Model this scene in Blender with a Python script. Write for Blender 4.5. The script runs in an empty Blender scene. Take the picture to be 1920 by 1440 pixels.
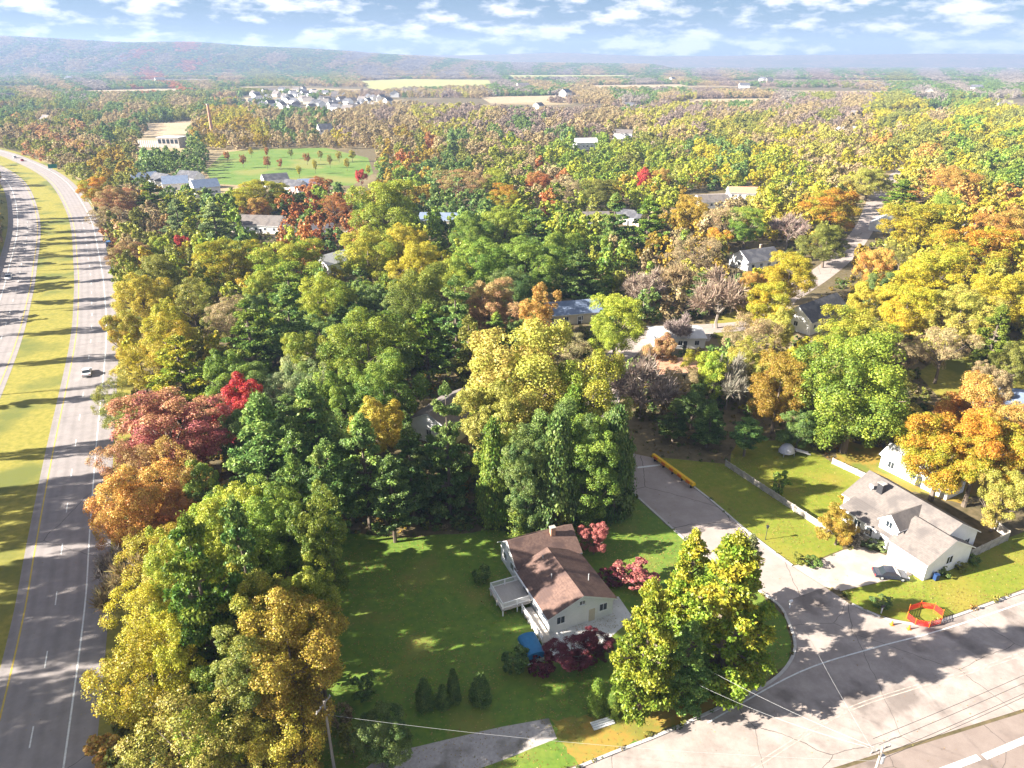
import bpy, math, random
import numpy as np
from mathutils import Vector, Matrix
from mathutils.geometry import tessellate_polygon

# ------------------------------------------------------------------ camera, sky, sun, exposure
scene = bpy.context.scene
col = scene.collection
CAM_H, FOC, PITCH = 68.0, 1331.0, math.radians(24.6)
cp, sp = math.cos(PITCH), math.sin(PITCH)
cam_d = bpy.data.cameras.new("camera")
cam = bpy.data.objects.new("camera", cam_d)
col.objects.link(cam)
cam.location = (0, 0, CAM_H)
cam.rotation_euler = (math.pi / 2 - PITCH, 0, 0)
cam_d.sensor_width = 36
cam_d.lens = 36 * FOC / 1920
cam_d.clip_end = 60000
cam_d.clip_start = 1
scene.camera = cam

SUN_EL, SUN_AZ = math.radians(26), math.radians(12)      # light travels towards +X, a little +Y
sun_dir = Vector((math.cos(SUN_AZ) * math.cos(SUN_EL), math.sin(SUN_AZ) * math.cos(SUN_EL), -math.sin(SUN_EL)))
world = bpy.data.worlds.new("World")
scene.world = world
world.use_nodes = True
wn, wl = world.node_tree.nodes, world.node_tree.links
wn.clear()
w_out = wn.new("ShaderNodeOutputWorld")
w_bg = wn.new("ShaderNodeBackground")
w_bg.inputs["Strength"].default_value = 0.05
sky = wn.new("ShaderNodeTexSky")
sky.sky_type = 'NISHITA'
sky.sun_disc = False
sky.sun_elevation = SUN_EL
sky.sun_rotation = math.radians(258)
sky.air_density = 1.0
sky.dust_density = 0.3
sky.ozone_density = 2.0
sky.altitude = 100
# fair-weather cloud cover, the same kind of puffs all round the sky
tc = wn.new("ShaderNodeTexCoord")
mp = wn.new("ShaderNodeMapping")
mp.inputs["Scale"].default_value = (13, 13, 40)
mp.inputs["Location"].default_value = (3.1, 1.7, 0.4)
nz = wn.new("ShaderNodeTexNoise")
nz.inputs["Scale"].default_value = 1.5
nz.inputs["Detail"].default_value = 7
nz.inputs["Roughness"].default_value = 0.58
ramp = wn.new("ShaderNodeValToRGB")
ramp.color_ramp.elements[0].position = 0.47
ramp.color_ramp.elements[1].position = 0.61
mixc = wn.new("ShaderNodeMixRGB")
mixc.inputs[2].default_value = (6.0, 5.9, 5.8, 1)
tint = wn.new("ShaderNodeMixRGB")
tint.blend_type = 'MULTIPLY'
tint.inputs[0].default_value = 1
tint.inputs[2].default_value = (0.22, 0.30, 0.42, 1)
wl.new(tc.outputs["Generated"], mp.inputs[0])
wl.new(mp.outputs[0], nz.inputs["Vector"])
wl.new(nz.outputs["Fac"], ramp.inputs[0])
wl.new(ramp.outputs[0], mixc.inputs[0])
wl.new(sky.outputs[0], tint.inputs[1])
wl.new(tint.outputs[0], mixc.inputs[1])
wl.new(mixc.outputs[0], w_bg.inputs[0])
wl.new(w_bg.outputs[0], w_out.inputs[0])

sun_d = bpy.data.lights.new("sun", 'SUN')
sun_d.energy = 5.0
sun_d.angle = math.radians(0.53)
sun_d.color = (1.0, 0.93, 0.82)
sun = bpy.data.objects.new("sun", sun_d)
sun.rotation_euler = sun_dir.to_track_quat('-Z', 'Y').to_euler()
sun.location = (-100, -20, 120)
col.objects.link(sun)

vs = scene.view_settings
vs.view_transform = 'Standard'
vs.look = 'None'
vs.exposure = 2.18
vs.gamma = 1.0
cy = scene.cycles
cy.max_bounces = 5
cy.diffuse_bounces = 2
cy.glossy_bounces = 2
cy.transmission_bounces = 2
cy.transparent_max_bounces = 4
cy.volume_bounces = 0
cy.use_denoising = True
cy.sample_clamp_indirect = 4


# ------------------------------------------------------------------ helpers
def at(x, y, z=0.0):
    """point at height z seen at pixel x, y of a 1920 x 1440 picture"""
    u, v = (x - 960) / FOC, (y - 720) / FOC
    d = Vector((u, cp - v * sp, -sp - v * cp))
    t = (z - CAM_H) / d.z
    return Vector((d.x * t, d.y * t, z))


def px(p):
    dz = p[2] - CAM_H
    f = p[1] * cp - dz * sp
    d = -p[1] * sp - dz * cp
    return 960 + FOC * p[0] / f, 720 + FOC * d / f, f


def link(o, parent=None):
    col.objects.link(o)
    if parent is not None:
        o.parent = parent
    return o


def tag(o, label=None, cat=None, group=None, kind=None):
    if label: o["label"] = label
    if cat: o["category"] = cat
    if group: o["group"] = group
    if kind: o["kind"] = kind
    return o


def empty(name, loc, rz=0.0, label=None, cat=None, group=None):
    o = bpy.data.objects.new(name, None)
    o.empty_display_size = 0.3
    o.location = loc
    o.rotation_euler = (0, 0, rz)
    col.objects.link(o)
    return tag(o, label, cat, group)


class MB:
    """collects faces, then becomes one mesh object"""
    def __init__(self):
        self.v, self.f = [], []

    def poly(self, pts):
        n = len(self.v)
        self.v += [tuple(p) for p in pts]
        self.f.append(tuple(range(n, n + len(pts))))
        return self

    def box(self, c, s, rz=0.0, M=None):
        x, y, z = s[0] / 2, s[1] / 2, s[2] / 2
        R = Matrix.Rotation(rz, 3, 'Z')
        n = len(self.v)
        for p in ((-x, -y, -z), (x, -y, -z), (x, y, -z), (-x, y, -z), (-x, -y, z), (x, -y, z), (x, y, z), (-x, y, z)):
            q = R @ Vector(p) + Vector(c)
            if M is not None: q = M @ q
            self.v.append(tuple(q))
        for f in ((0, 3, 2, 1), (4, 5, 6, 7), (0, 1, 5, 4), (1, 2, 6, 5), (2, 3, 7, 6), (3, 0, 4, 7)):
            self.f.append(tuple(n + i for i in f))
        return self

    def tube(self, pts, rads, seg=6, cap=True):
        n = len(self.v)
        m = len(pts)
        pts = [Vector(p) for p in pts]
        for i, p in enumerate(pts):
            d = (pts[min(i + 1, m - 1)] - pts[max(i - 1, 0)]).normalized()
            a = d.cross(Vector((0, 0, 1)) if abs(d.z) < 0.9 else Vector((1, 0, 0))).normalized()
            b = d.cross(a)
            for k in range(seg):
                t = 2 * math.pi * k / seg
                self.v.append(tuple(p + (a * math.cos(t) + b * math.sin(t)) * rads[i]))
        for i in range(m - 1):
            for k in range(seg):
                a0, a1 = n + i * seg + k, n + i * seg + (k + 1) % seg
                self.f.append((a0, a1, a1 + seg, a0 + seg))
        if cap:
            self.f.append(tuple(n + (m - 1) * seg + k for k in range(seg)))
            self.f.append(tuple(n + seg - 1 - k for k in range(seg)))
        return self

    def prism(self, outline, z0, z1):
        """outline (x, y) pairs extruded from z0 to z1"""
        n = len(self.v)
        k = len(outline)
        self.v += [(p[0], p[1], z0) for p in outline] + [(p[0], p[1], z1) for p in outline]
        self.f.append(tuple(n + i for i in reversed(range(k))))
        self.f.append(tuple(n + k + i for i in range(k)))
        for i in range(k):
            j = (i + 1) % k
            self.f.append((n + i, n + j, n + k + j, n + k + i))
        return self

    def flat(self, outline, z):
        tris = tessellate_polygon([[Vector((p[0], p[1], 0)) for p in outline]])
        n = len(self.v)
        self.v += [(p[0], p[1], z) for p in outline]
        for t in tris:
            a, b, c = (Vector(outline[i][:2]) for i in t)
            s = (b - a).cross(c - a)
            self.f.append(tuple(n + i for i in (t if s > 0 else reversed(t))))
        return self

    def mesh(self, name, mat, smooth=False):
        me = bpy.data.meshes.new(name)
        me.from_pydata(self.v, [], self.f)
        me.materials.append(mat)
        if smooth:
            me.polygons.foreach_set("use_smooth", [True] * len(me.polygons))
        me.update()
        return me

    def build(self, name, mat, parent=None, smooth=False):
        return link(bpy.data.objects.new(name, self.mesh(name, mat, smooth)), parent)


# ------------------------------------------------------------------ materials
def new_mat(name):
    m = bpy.data.materials.new(name)
    m.use_nodes = True
    nt = m.node_tree
    for n in list(nt.nodes): nt.nodes.remove(n)
    out = nt.nodes.new("ShaderNodeOutputMaterial")
    return m, nt.nodes, nt.links, out


def surf(name, c1, c2=None, scale=1.0, rough=0.8, detail=6, lo=0.35, hi=0.65, bump=0.0, c3=None, scale3=0.1, stretch=None, lo3=0.5, hi3=0.62, spec=0.3, courses=0.0):
    """principled surface: two colours mixed by fine noise, a third in larger patches"""
    m, N, L, out = new_mat(name)
    b = N.new("ShaderNodeBsdfPrincipled")
    b.inputs["Roughness"].default_value = rough
    b.inputs["Specular IOR Level"].default_value = spec
    L.new(b.outputs[0], out.inputs[0])
    t = N.new("ShaderNodeTexCoord")
    mpg = N.new("ShaderNodeMapping")
    if stretch: mpg.inputs["Scale"].default_value = stretch
    L.new(t.outputs["Object"], mpg.inputs[0])
    n1 = N.new("ShaderNodeTexNoise")
    n1.inputs["Scale"].default_value = scale
    n1.inputs["Detail"].default_value = detail
    n1.inputs["Roughness"].default_value = 0.6
    L.new(mpg.outputs[0], n1.inputs["Vector"])
    r = N.new("ShaderNodeMapRange")
    r.inputs[1].default_value, r.inputs[2].default_value = lo, hi
    L.new(n1.outputs["Fac"], r.inputs[0])
    mx = N.new("ShaderNodeMixRGB")
    mx.inputs[1].default_value = (*c1, 1)
    mx.inputs[2].default_value = (*(c2 or c1), 1)
    L.new(r.outputs[0], mx.inputs[0])
    last = mx
    if c3:
        n3 = N.new("ShaderNodeTexNoise")
        n3.inputs["Scale"].default_value = scale3
        n3.inputs["Detail"].default_value = 5
        L.new(mpg.outputs[0], n3.inputs["Vector"])
        r3 = N.new("ShaderNodeMapRange")
        r3.inputs[1].default_value, r3.inputs[2].default_value = lo3, hi3
        L.new(n3.outputs["Fac"], r3.inputs[0])
        m3 = N.new("ShaderNodeMixRGB")
        m3.inputs[2].default_value = (*c3, 1)
        L.new(r3.outputs[0], m3.inputs[0])
        L.new(mx.outputs[0], m3.inputs[1])
        last = m3
    if courses:      # boards or shingle rows, one every `courses` metres of height
        sx = N.new("ShaderNodeSeparateXYZ"); L.new(t.outputs["Object"], sx.inputs[0])
        dv = N.new("ShaderNodeMath"); dv.operation = 'DIVIDE'; dv.inputs[1].default_value = courses
        fc = N.new("ShaderNodeMath"); fc.operation = 'FRACT'
        L.new(sx.outputs[2], dv.inputs[0]); L.new(dv.outputs[0], fc.inputs[0])
        rg = N.new("ShaderNodeMapRange"); rg.inputs[1].default_value, rg.inputs[2].default_value = 0.0, 0.25; rg.inputs[3].default_value, rg.inputs[4].default_value = 0.35, 0.0
        L.new(fc.outputs[0], rg.inputs[0])
        mc = N.new("ShaderNodeMixRGB"); mc.inputs[2].default_value = tuple(v * 0.45 for v in c1) + (1,)
        L.new(rg.outputs[0], mc.inputs[0]); L.new(last.outputs[0], mc.inputs[1])
        last = mc
    L.new(last.outputs[0], b.inputs["Base Color"])
    if bump:
        bp = N.new("ShaderNodeBump")
        bp.inputs["Strength"].default_value = 0.6
        bp.inputs["Distance"].default_value = bump
        L.new(n1.outputs["Fac"], bp.inputs["Height"])
        L.new(bp.outputs[0], b.inputs["Normal"])
    return m


def leaf_mat():
    """leaf faces: the tree's own two tints (per object or per instance), mixed clump by clump, each leaf a little different"""
    m, N, L, out = new_mat("leaves")
    t1 = N.new("ShaderNodeAttribute"); t1.attribute_type = 'INSTANCER'; t1.attribute_name = "tint"
    t2 = N.new("ShaderNodeAttribute"); t2.attribute_type = 'INSTANCER'; t2.attribute_name = "tint2"
    cl = N.new("ShaderNodeAttribute"); cl.attribute_type = 'GEOMETRY'; cl.attribute_name = "clump"
    rn = N.new("ShaderNodeAttribute"); rn.attribute_type = 'GEOMETRY'; rn.attribute_name = "rnd"
    mr = N.new("ShaderNodeMapRange"); mr.inputs[1].default_value, mr.inputs[2].default_value = 0.35, 0.75
    L.new(cl.outputs["Fac"], mr.inputs[0])
    mx = N.new("ShaderNodeMixRGB")
    L.new(mr.outputs[0], mx.inputs[0]); L.new(t1.outputs["Color"], mx.inputs[1]); L.new(t2.outputs["Color"], mx.inputs[2])
    hs = N.new("ShaderNodeHueSaturation")
    h = N.new("ShaderNodeMapRange"); h.inputs[3].default_value, h.inputs[4].default_value = 0.475, 0.525
    v = N.new("ShaderNodeMapRange"); v.inputs[3].default_value, v.inputs[4].default_value = 0.6, 1.45
    L.new(rn.outputs["Fac"], h.inputs[0])
    fr = N.new("ShaderNodeMath"); fr.operation = 'MULTIPLY'; fr.inputs[1].default_value = 7.31
    f2 = N.new("ShaderNodeMath"); f2.operation = 'FRACT'
    L.new(rn.outputs["Fac"], fr.inputs[0]); L.new(fr.outputs[0], f2.inputs[0]); L.new(f2.outputs[0], v.inputs[0])
    L.new(h.outputs[0], hs.inputs["Hue"]); L.new(v.outputs[0], hs.inputs["Value"]); L.new(mx.outputs[0], hs.inputs["Color"])
    d = N.new("ShaderNodeBsdfDiffuse"); tr = N.new("ShaderNodeBsdfTranslucent"); g = N.new("ShaderNodeBsdfGlossy")
    g.inputs["Roughness"].default_value = 0.5
    L.new(hs.outputs[0], d.inputs[0]); L.new(hs.outputs[0], tr.inputs[0])
    a = N.new("ShaderNodeMixShader"); a.inputs[0].default_value = 0.3
    L.new(d.outputs[0], a.inputs[1]); L.new(tr.outputs[0], a.inputs[2])
    a2 = N.new("ShaderNodeMixShader"); a2.inputs[0].default_value = 0.03
    L.new(a.outputs[0], a2.inputs[1]); L.new(g.outputs[0], a2.inputs[2])
    L.new(a2.outputs[0], out.inputs[0])
    return m


def road_mat(name, c1, c2, crack=(0.05, 0.045, 0.04), cscale=0.09, patch=(0.1, 0.08, 0.07), cw=0.0012, patch_lo=0.54):
    """worn asphalt: speckle, broad stains and a sparse net of tarred cracks"""
    m, N, L, out = new_mat(name)
    b = N.new("ShaderNodeBsdfPrincipled"); b.inputs["Roughness"].default_value = 0.85; b.inputs["Specular IOR Level"].default_value = 0.25
    L.new(b.outputs[0], out.inputs[0])
    t = N.new("ShaderNodeTexCoord")
    n1 = N.new("ShaderNodeTexNoise"); n1.inputs["Scale"].default_value = 0.35; n1.inputs["Detail"].default_value = 9; n1.inputs["Roughness"].default_value = 0.7
    L.new(t.outputs["Object"], n1.inputs["Vector"])
    r = N.new("ShaderNodeMapRange"); r.inputs[1].default_value, r.inputs[2].default_value = 0.36, 0.64
    L.new(n1.outputs["Fac"], r.inputs[0])
    mx = N.new("ShaderNodeMixRGB"); mx.inputs[1].default_value = (*c1, 1); mx.inputs[2].default_value = (*c2, 1)
    L.new(r.outputs[0], mx.inputs[0])
    n2 = N.new("ShaderNodeTexNoise"); n2.inputs["Scale"].default_value = 0.16; n2.inputs["Detail"].default_value = 6
    L.new(t.outputs["Object"], n2.inputs["Vector"])
    r2 = N.new("ShaderNodeMapRange"); r2.inputs[1].default_value, r2.inputs[2].default_value = patch_lo, patch_lo + 0.1; r2.inputs[4].default_value = 0.55
    L.new(n2.outputs["Fac"], r2.inputs[0])
    m2 = N.new("ShaderNodeMixRGB"); m2.inputs[2].default_value = (*patch, 1)
    L.new(r2.outputs[0], m2.inputs[0]); L.new(mx.outputs[0], m2.inputs[1])
    wob = N.new("ShaderNodeMixRGB"); wob.blend_type = 'ADD'; wob.inputs[0].default_value = 2.2
    n3 = N.new("ShaderNodeTexNoise"); n3.inputs["Scale"].default_value = 0.3; n3.inputs["Detail"].default_value = 5
    L.new(t.outputs["Object"], n3.inputs["Vector"]); L.new(t.outputs["Object"], wob.inputs[1]); L.new(n3.outputs["Color"], wob.inputs[2])
    vo = N.new("ShaderNodeTexVoronoi"); vo.feature = 'DISTANCE_TO_EDGE'; vo.inputs["Scale"].default_value = cscale
    L.new(wob.outputs[0], vo.inputs["Vector"])
    rc = N.new("ShaderNodeMapRange"); rc.inputs[1].default_value, rc.inputs[2].default_value = cw, cw * 2.2; rc.inputs[3].default_value, rc.inputs[4].default_value = 0.8, 0.0
    L.new(vo.outputs["Distance"], rc.inputs[0])
    m4 = N.new("ShaderNodeMixRGB"); m4.inputs[2].default_value = (*crack, 1)
    L.new(rc.outputs[0], m4.inputs[0]); L.new(m2.outputs[0], m4.inputs[1])
    L.new(m4.outputs[0], b.inputs["Base Color"])
    return m


M_leaf = leaf_mat()
M_bark = surf("bark", (0.10, 0.075, 0.055), (0.2, 0.16, 0.125), 5, stretch=(1, 1, 0.2))
M_palebark = surf("pale_bark", (0.2, 0.17, 0.145), (0.3, 0.26, 0.22), 4)
M_ground = surf("woodland_floor", (0.09, 0.075, 0.035), (0.17, 0.13, 0.07), 0.8, c3=(0.34, 0.26, 0.14), scale3=0.006, bump=0.05)
M_lawn = surf("lawn_grass", (0.155, 0.20, 0.018), (0.225, 0.235, 0.028), 1.1, c3=(0.29, 0.235, 0.04), scale3=0.09, bump=0.03, lo3=0.5, hi3=0.7)
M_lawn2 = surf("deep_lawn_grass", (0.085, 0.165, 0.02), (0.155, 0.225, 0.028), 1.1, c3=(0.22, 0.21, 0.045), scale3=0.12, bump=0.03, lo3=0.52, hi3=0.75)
M_verge = surf("verge_grass", (0.20, 0.19, 0.028), (0.31, 0.265, 0.05), 0.9, c3=(0.13, 0.145, 0.028), scale3=0.06, bump=0.03)
M_litter = surf("fallen_leaf_lawn", (0.35, 0.2, 0.04), (0.25, 0.22, 0.04), 1.4, c3=(0.15, 0.18, 0.03), scale3=0.15)
M_park = surf("park_meadow", (0.09, 0.17, 0.025), (0.145, 0.21, 0.035), 0.12, c3=(0.20, 0.21, 0.05), scale3=0.025)
M_field = surf("pale_field", (0.36, 0.34, 0.12), (0.30, 0.31, 0.11), 0.02)
M_tanfield = surf("stubble_field", (0.42, 0.32, 0.2), (0.36, 0.28, 0.17), 0.02)
M_hwy = road_mat("highway_asphalt", (0.25, 0.225, 0.22), (0.32, 0.285, 0.275), cscale=0.02, cw=0.0004, patch_lo=0.66)
def add_tracks(m, lanes=3.65):
    """tyre-polished tracks along each lane, from the across-road coordinate"""
    N, L = m.node_tree.nodes, m.node_tree.links
    b = next(n for n in N if n.type == 'BSDF_PRINCIPLED')
    src = b.inputs["Base Color"].links[0].from_socket
    a = N.new("ShaderNodeAttribute"); a.attribute_name = "across"
    k = N.new("ShaderNodeMath"); k.operation = 'MULTIPLY'; k.inputs[1].default_value = 2 * math.pi / (lanes / 2)
    c = N.new("ShaderNodeMath"); c.operation = 'COSINE'
    L.new(a.outputs["Fac"], k.inputs[0]); L.new(k.outputs[0], c.inputs[0])
    r = N.new("ShaderNodeMapRange"); r.inputs[1].default_value, r.inputs[2].default_value = -1, 0.3; r.inputs[3].default_value, r.inputs[4].default_value = 0.32, 0.0
    L.new(c.outputs[0], r.inputs[0])
    n = N.new("ShaderNodeTexNoise"); n.inputs["Scale"].default_value = 0.08; n.inputs["Detail"].default_value = 4
    t = N.new("ShaderNodeTexCoord"); L.new(t.outputs["Object"], n.inputs["Vector"])
    mu = N.new("ShaderNodeMath"); mu.operation = 'MULTIPLY'; L.new(r.outputs[0], mu.inputs[0]); L.new(n.outputs["Fac"], mu.inputs[1])
    mx = N.new("ShaderNodeMixRGB"); mx.inputs[2].default_value = (0.1, 0.09, 0.085, 1)
    L.new(mu.outputs[0], mx.inputs[0]); L.new(src, mx.inputs[1]); L.new(mx.outputs[0], b.inputs["Base Color"])
add_tracks(M_hwy)
M_road = road_mat("worn_road", (0.285, 0.24, 0.215), (0.415, 0.355, 0.32), cscale=0.075)
M_street = road_mat("side_street", (0.33, 0.275, 0.245), (0.40, 0.34, 0.31), cscale=0.05, patch_lo=0.72)
M_brownroad = road_mat("brown_asphalt", (0.235, 0.185, 0.16), (0.29, 0.235, 0.205), cscale=0.08)
M_concrete = surf("concrete", (0.38, 0.34, 0.31), (0.48, 0.44, 0.4), 1.2, c3=(0.32, 0.29, 0.26), scale3=0.3)
M_patio = surf("pale_patio_concrete", (0.6, 0.59, 0.58), (0.7, 0.69, 0.68), 0.9, c3=(0.52, 0.51, 0.5), scale3=0.25)
M_drive = surf("driveway_concrete", (0.44, 0.37, 0.31), (0.54, 0.46, 0.39), 0.6, c3=(0.38, 0.32, 0.27), scale3=0.2)
M_gravel = surf("gravel_drive", (0.36, 0.32, 0.30), (0.46, 0.42, 0.39), 2.5, c3=(0.2, 0.18, 0.15), scale3=0.2, bump=0.03)
M_kerb = surf("kerb_stone", (0.45, 0.42, 0.39), (0.55, 0.52, 0.48), 1.5)
M_paint = surf("road_paint", (0.7, 0.7, 0.68), (0.45, 0.44, 0.42), 2.5, lo=0.5, hi=0.75)
M_fadedpaint = surf("faded_road_paint", (0.48, 0.42, 0.36), (0.34, 0.28, 0.245), 1.2, lo=0.4, hi=0.6)
M_ypaint = surf("yellow_road_paint", (0.6, 0.42, 0.05), (0.45, 0.35, 0.1), 2.5)
M_white = surf("white_siding", (0.84, 0.84, 0.84), (0.77, 0.77, 0.77), 0.8, rough=0.6, courses=0.2)
M_trim = surf("white_trim", (0.86, 0.86, 0.86), (0.8, 0.8, 0.8), 2, rough=0.5)
M_cream = surf("cream_siding", (0.6, 0.53, 0.42), (0.52, 0.46, 0.37), 0.8)
M_roofbrown = surf("brown_shingles", (0.13, 0.08, 0.066), (0.20, 0.125, 0.10), 3.0, stretch=(1, 1, 1), c3=(0.105, 0.066, 0.058), scale3=0.4, courses=0.14)
M_roofgrey = surf("weathered_grey_shingles", (0.15, 0.13, 0.12), (0.2, 0.175, 0.16), 2.5, c3=(0.125, 0.11, 0.105), scale3=0.35, courses=0.14)
M_roofdark = surf("dark_shingles", (0.06, 0.06, 0.07), (0.10, 0.10, 0.115), 2.5, c3=(0.13, 0.13, 0.14), scale3=0.4)
M_roofblue = surf("slate_blue_roof", (0.15, 0.19, 0.28), (0.2, 0.25, 0.35), 1.0)
M_roofpale = surf("pale_roof", (0.55, 0.54, 0.53), (0.65, 0.64, 0.63), 0.8)
M_roofterra = surf("terracotta_roof", (0.45, 0.24, 0.15), (0.55, 0.31, 0.2), 1.2)
M_glass = surf("window_glass", (0.03, 0.04, 0.05), rough=0.08, spec=0.8)
M_metal = surf("galvanised_metal", (0.35, 0.36, 0.37), (0.45, 0.46, 0.47), 3, rough=0.45)
M_dark = surf("dark_metal", (0.03, 0.03, 0.035), (0.05, 0.05, 0.055), 3, rough=0.5)
M_wire = surf("wire", (0.05, 0.05, 0.05), rough=0.5)
M_palewire = surf("bare_aluminium_wire", (0.38, 0.38, 0.38), rough=0.4)
M_pole = surf("weathered_pole_wood", (0.28, 0.25, 0.22), (0.38, 0.34, 0.3), 3, stretch=(1, 1, 0.1))
M_yellow = surf("yellow_paint", (0.85, 0.52, 0.02), (0.78, 0.46, 0.02), 1.5, rough=0.5)
M_orange = surf("orange_paint", (0.75, 0.2, 0.02), rough=0.5)
M_red = surf("red_net", (0.7, 0.03, 0.02), (0.55, 0.03, 0.03), 3, rough=0.6)
M_bluetarp = surf("blue_tarpaulin", (0.025, 0.15, 0.32), (0.035, 0.2, 0.4), 1.5, rough=0.5)
M_tyre = surf("tyre_rubber", (0.02, 0.02, 0.02), rough=0.8)
M_bluebin = surf("blue_bin_plastic", (0.02, 0.05, 0.14), rough=0.5)
M_deck = surf("deck_boards", (0.5, 0.46, 0.42), (0.42, 0.38, 0.34), 2, stretch=(6, 0.6, 1))
M_pallilac = surf("pale_plastic", (0.6, 0.58, 0.66), (0.5, 0.48, 0.58), 2, rough=0.5)


def car_paint(name, c):
    return surf(name, c, rough=0.25, spec=0.6)


# ------------------------------------------------------------------ ground, roads
def smooth_line(pts, n=6):
    """Catmull-Rom through 2-D points"""
    P = [Vector((p[0], p[1])) for p in pts]
    P = [2 * P[0] - P[1]] + P + [2 * P[-1] - P[-2]]
    o = []
    for i in range(1, len(P) - 2):
        a, b, c, d = P[i - 1], P[i], P[i + 1], P[i + 2]
        for k in range(n):
            t = k / n
            o.append(0.5 * ((2 * b) + (c - a) * t + (2 * a - 5 * b + 4 * c - d) * t * t + (3 * b - a - 3 * c + d) * t ** 3))
    o.append(P[-2])
    return o


def offset(line, d):
    o = []
    for i, p in enumerate(line):
        t = (line[min(i + 1, len(line) - 1)] - line[max(i - 1, 0)]).normalized()
        o.append(p + Vector((t.y, -t.x)) * d)      # +d to the right of travel
    return o


def ribbon(mb, line, d0, d1, z):
    a, b = offset(line, d0), offset(line, d1)
    for i in range(len(line) - 1):
        mb.poly([(a[i].x, a[i].y, z), (b[i].x, b[i].y, z), (b[i + 1].x, b[i + 1].y, z), (a[i + 1].x, a[i + 1].y, z)])
    return mb


def road_ribbon(line, d0, d1, z, n=14):
    """ribbon whose vertices know how far across the road they lie"""
    m = MB(); rows = [offset(line, d0 + (d1 - d0) * k / n) for k in range(n + 1)]
    for r_ in rows: m.v += [(p.x, p.y, z) for p in r_]
    L = len(line)
    for k in range(n):
        for i in range(L - 1): m.f.append((k * L + i, (k + 1) * L + i, (k + 1) * L + i + 1, k * L + i + 1))
    m.across = [d0 + (d1 - d0) * k / n for k in range(n + 1) for _ in range(L)]
    return m


def resample(line, step):
    o, acc = [line[0]], 0.0
    for a, b in zip(line, line[1:]):
        L = (b - a).length
        while acc + L >= step:
            t = (step - acc) / L
            a = a.lerp(b, t)
            o.append(a)
            L = (b - a).length
            acc = 0.0
        acc += L
    return o


def inside(p, poly):
    x, y = p[0], p[1]
    r = False
    j = len(poly) - 1
    for i in range(len(poly)):
        xi, yi, xj, yj = poly[i][0], poly[i][1], poly[j][0], poly[j][1]
        if (yi > y) != (yj > y) and x < (xj - xi) * (y - yi) / (yj - yi) + xi: r = not r
        j = i
    return r


CLEAR = []      # ground polygons where no tree may be sown

# one ground sheet to the horizon, finer near the camera, with the far land swelling slightly
gm = MB()
gm.poly([(-30000, -3000, 0), (30000, -3000, 0), (30000, 40000, 0), (-30000, 40000, 0)])
tag(gm.build("ground", M_ground), kind="structure")

# highway: right edge line of the near carriageway
HW = smooth_line([(-30, 10), (-38.5, 31), (-47.3, 51.2), (-58.2, 75.2), (-66.6, 92.0), (-81.0, 121.1), (-107.5, 175.7), (-127.0, 212.5),
                  (-152.2, 257.4), (-205.5, 347.2), (-281, 456.8), (-359.4, 547.0), (-440, 626), (-600, 760)])
hv = MB(); ribbon(hv, HW, -42, 7, 0.012); tag(hv.build("grass_verge", M_verge), kind="structure")
h1 = road_ribbon(HW, -8.6, 3.0, 0.03); hw_near = tag(h1.build("near_highway_road", M_hwy), kind="structure")
h2 = road_ribbon(HW, -32.5, -20.0, 0.03); hw_far = tag(h2.build("far_highway_road", M_hwy), kind="structure")
for o_, m_ in ((hw_near, h1), (hw_far, h2)):
    a_ = o_.data.attributes.new("across", 'FLOAT', 'POINT'); a_.data.foreach_set("value", m_.across)
for nm, d, mt in (("edge_line_marking", 0.0, M_paint), ("median_line_marking", -7.3, M_ypaint), ("far_edge_line_marking", -21.2, M_ypaint), ("far_outer_line_marking", -28.7, M_paint)):
    m = MB(); ribbon(m, HW, d - 0.1, d + 0.1, 0.04); m.build(nm, mt, hw_near if d > -10 else hw_far)
for d in (-3.65, -25.0):
    line = resample(offset(HW, d), 12.2)
    for i in range(len(line) - 1):
        p = line[i]
        if p.y < 45 or p.y > 330: continue
        t = (line[i + 1] - p).normalized()
        q = p + t * 3.05
        nrm = Vector((t.y, -t.x)) * 0.075
        m = MB().poly([(*(p + nrm), 0.04), (*(q + nrm), 0.04), (*(q - nrm), 0.04), (*(p - nrm), 0.04)])
        m.build("lane_dash", M_paint, hw_near if d > -10 else hw_far)
CLEAR.append([tuple(p) for p in offset(HW, 6)] + [tuple(p) for p in reversed(offset(HW, -34))])

# side street and main road (bottom right)
st_left = [(18.5, 109), (21.8, 101.7), (26.3, 92.0), (29.8, 85.4), (34.5, 79.3), (36.6, 76), (36.9, 73.2), (36.3, 68.5), (34.1, 65.0), (30.6, 62.1), (24.6, 59.0), (16.5, 55.1), (7.3, 51.2), (-12, 42)]
st_right = [(22.5, 117), (26.2, 115.4), (32.9, 102.5), (37.4, 91.6), (41.2, 84.0), (44.3, 79.4), (46.5, 75.8), (49.5, 73.2), (52.1, 72.2), (54.8, 71.9), (60.2, 73.7), (71.7, 78.2), (120, 97)]
far_side = [(130, 80), (58.9, 58.7), (33.8, 51.2), (6, 41), (-8, 36)]
street_poly = st_left[:6] + [(44.3, 79.4)] + [p for p in reversed(st_right[:6])][1:]
main_poly = st_left[5:] + list(reversed(far_side)) + list(reversed(st_right[5:]))
tag(MB().flat(street_poly, 0.03).build("side_street", M_street), kind="structure")
main_road = tag(MB().flat(main_poly, 0.034).build("main_road", M_road), kind="structure")
CLEAR += [street_poly, main_poly, [(-14, 0), (-14, 43), (7, 51), (34, 52), (60, 60), (135, 82), (200, 60), (200, 0)]]
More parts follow.
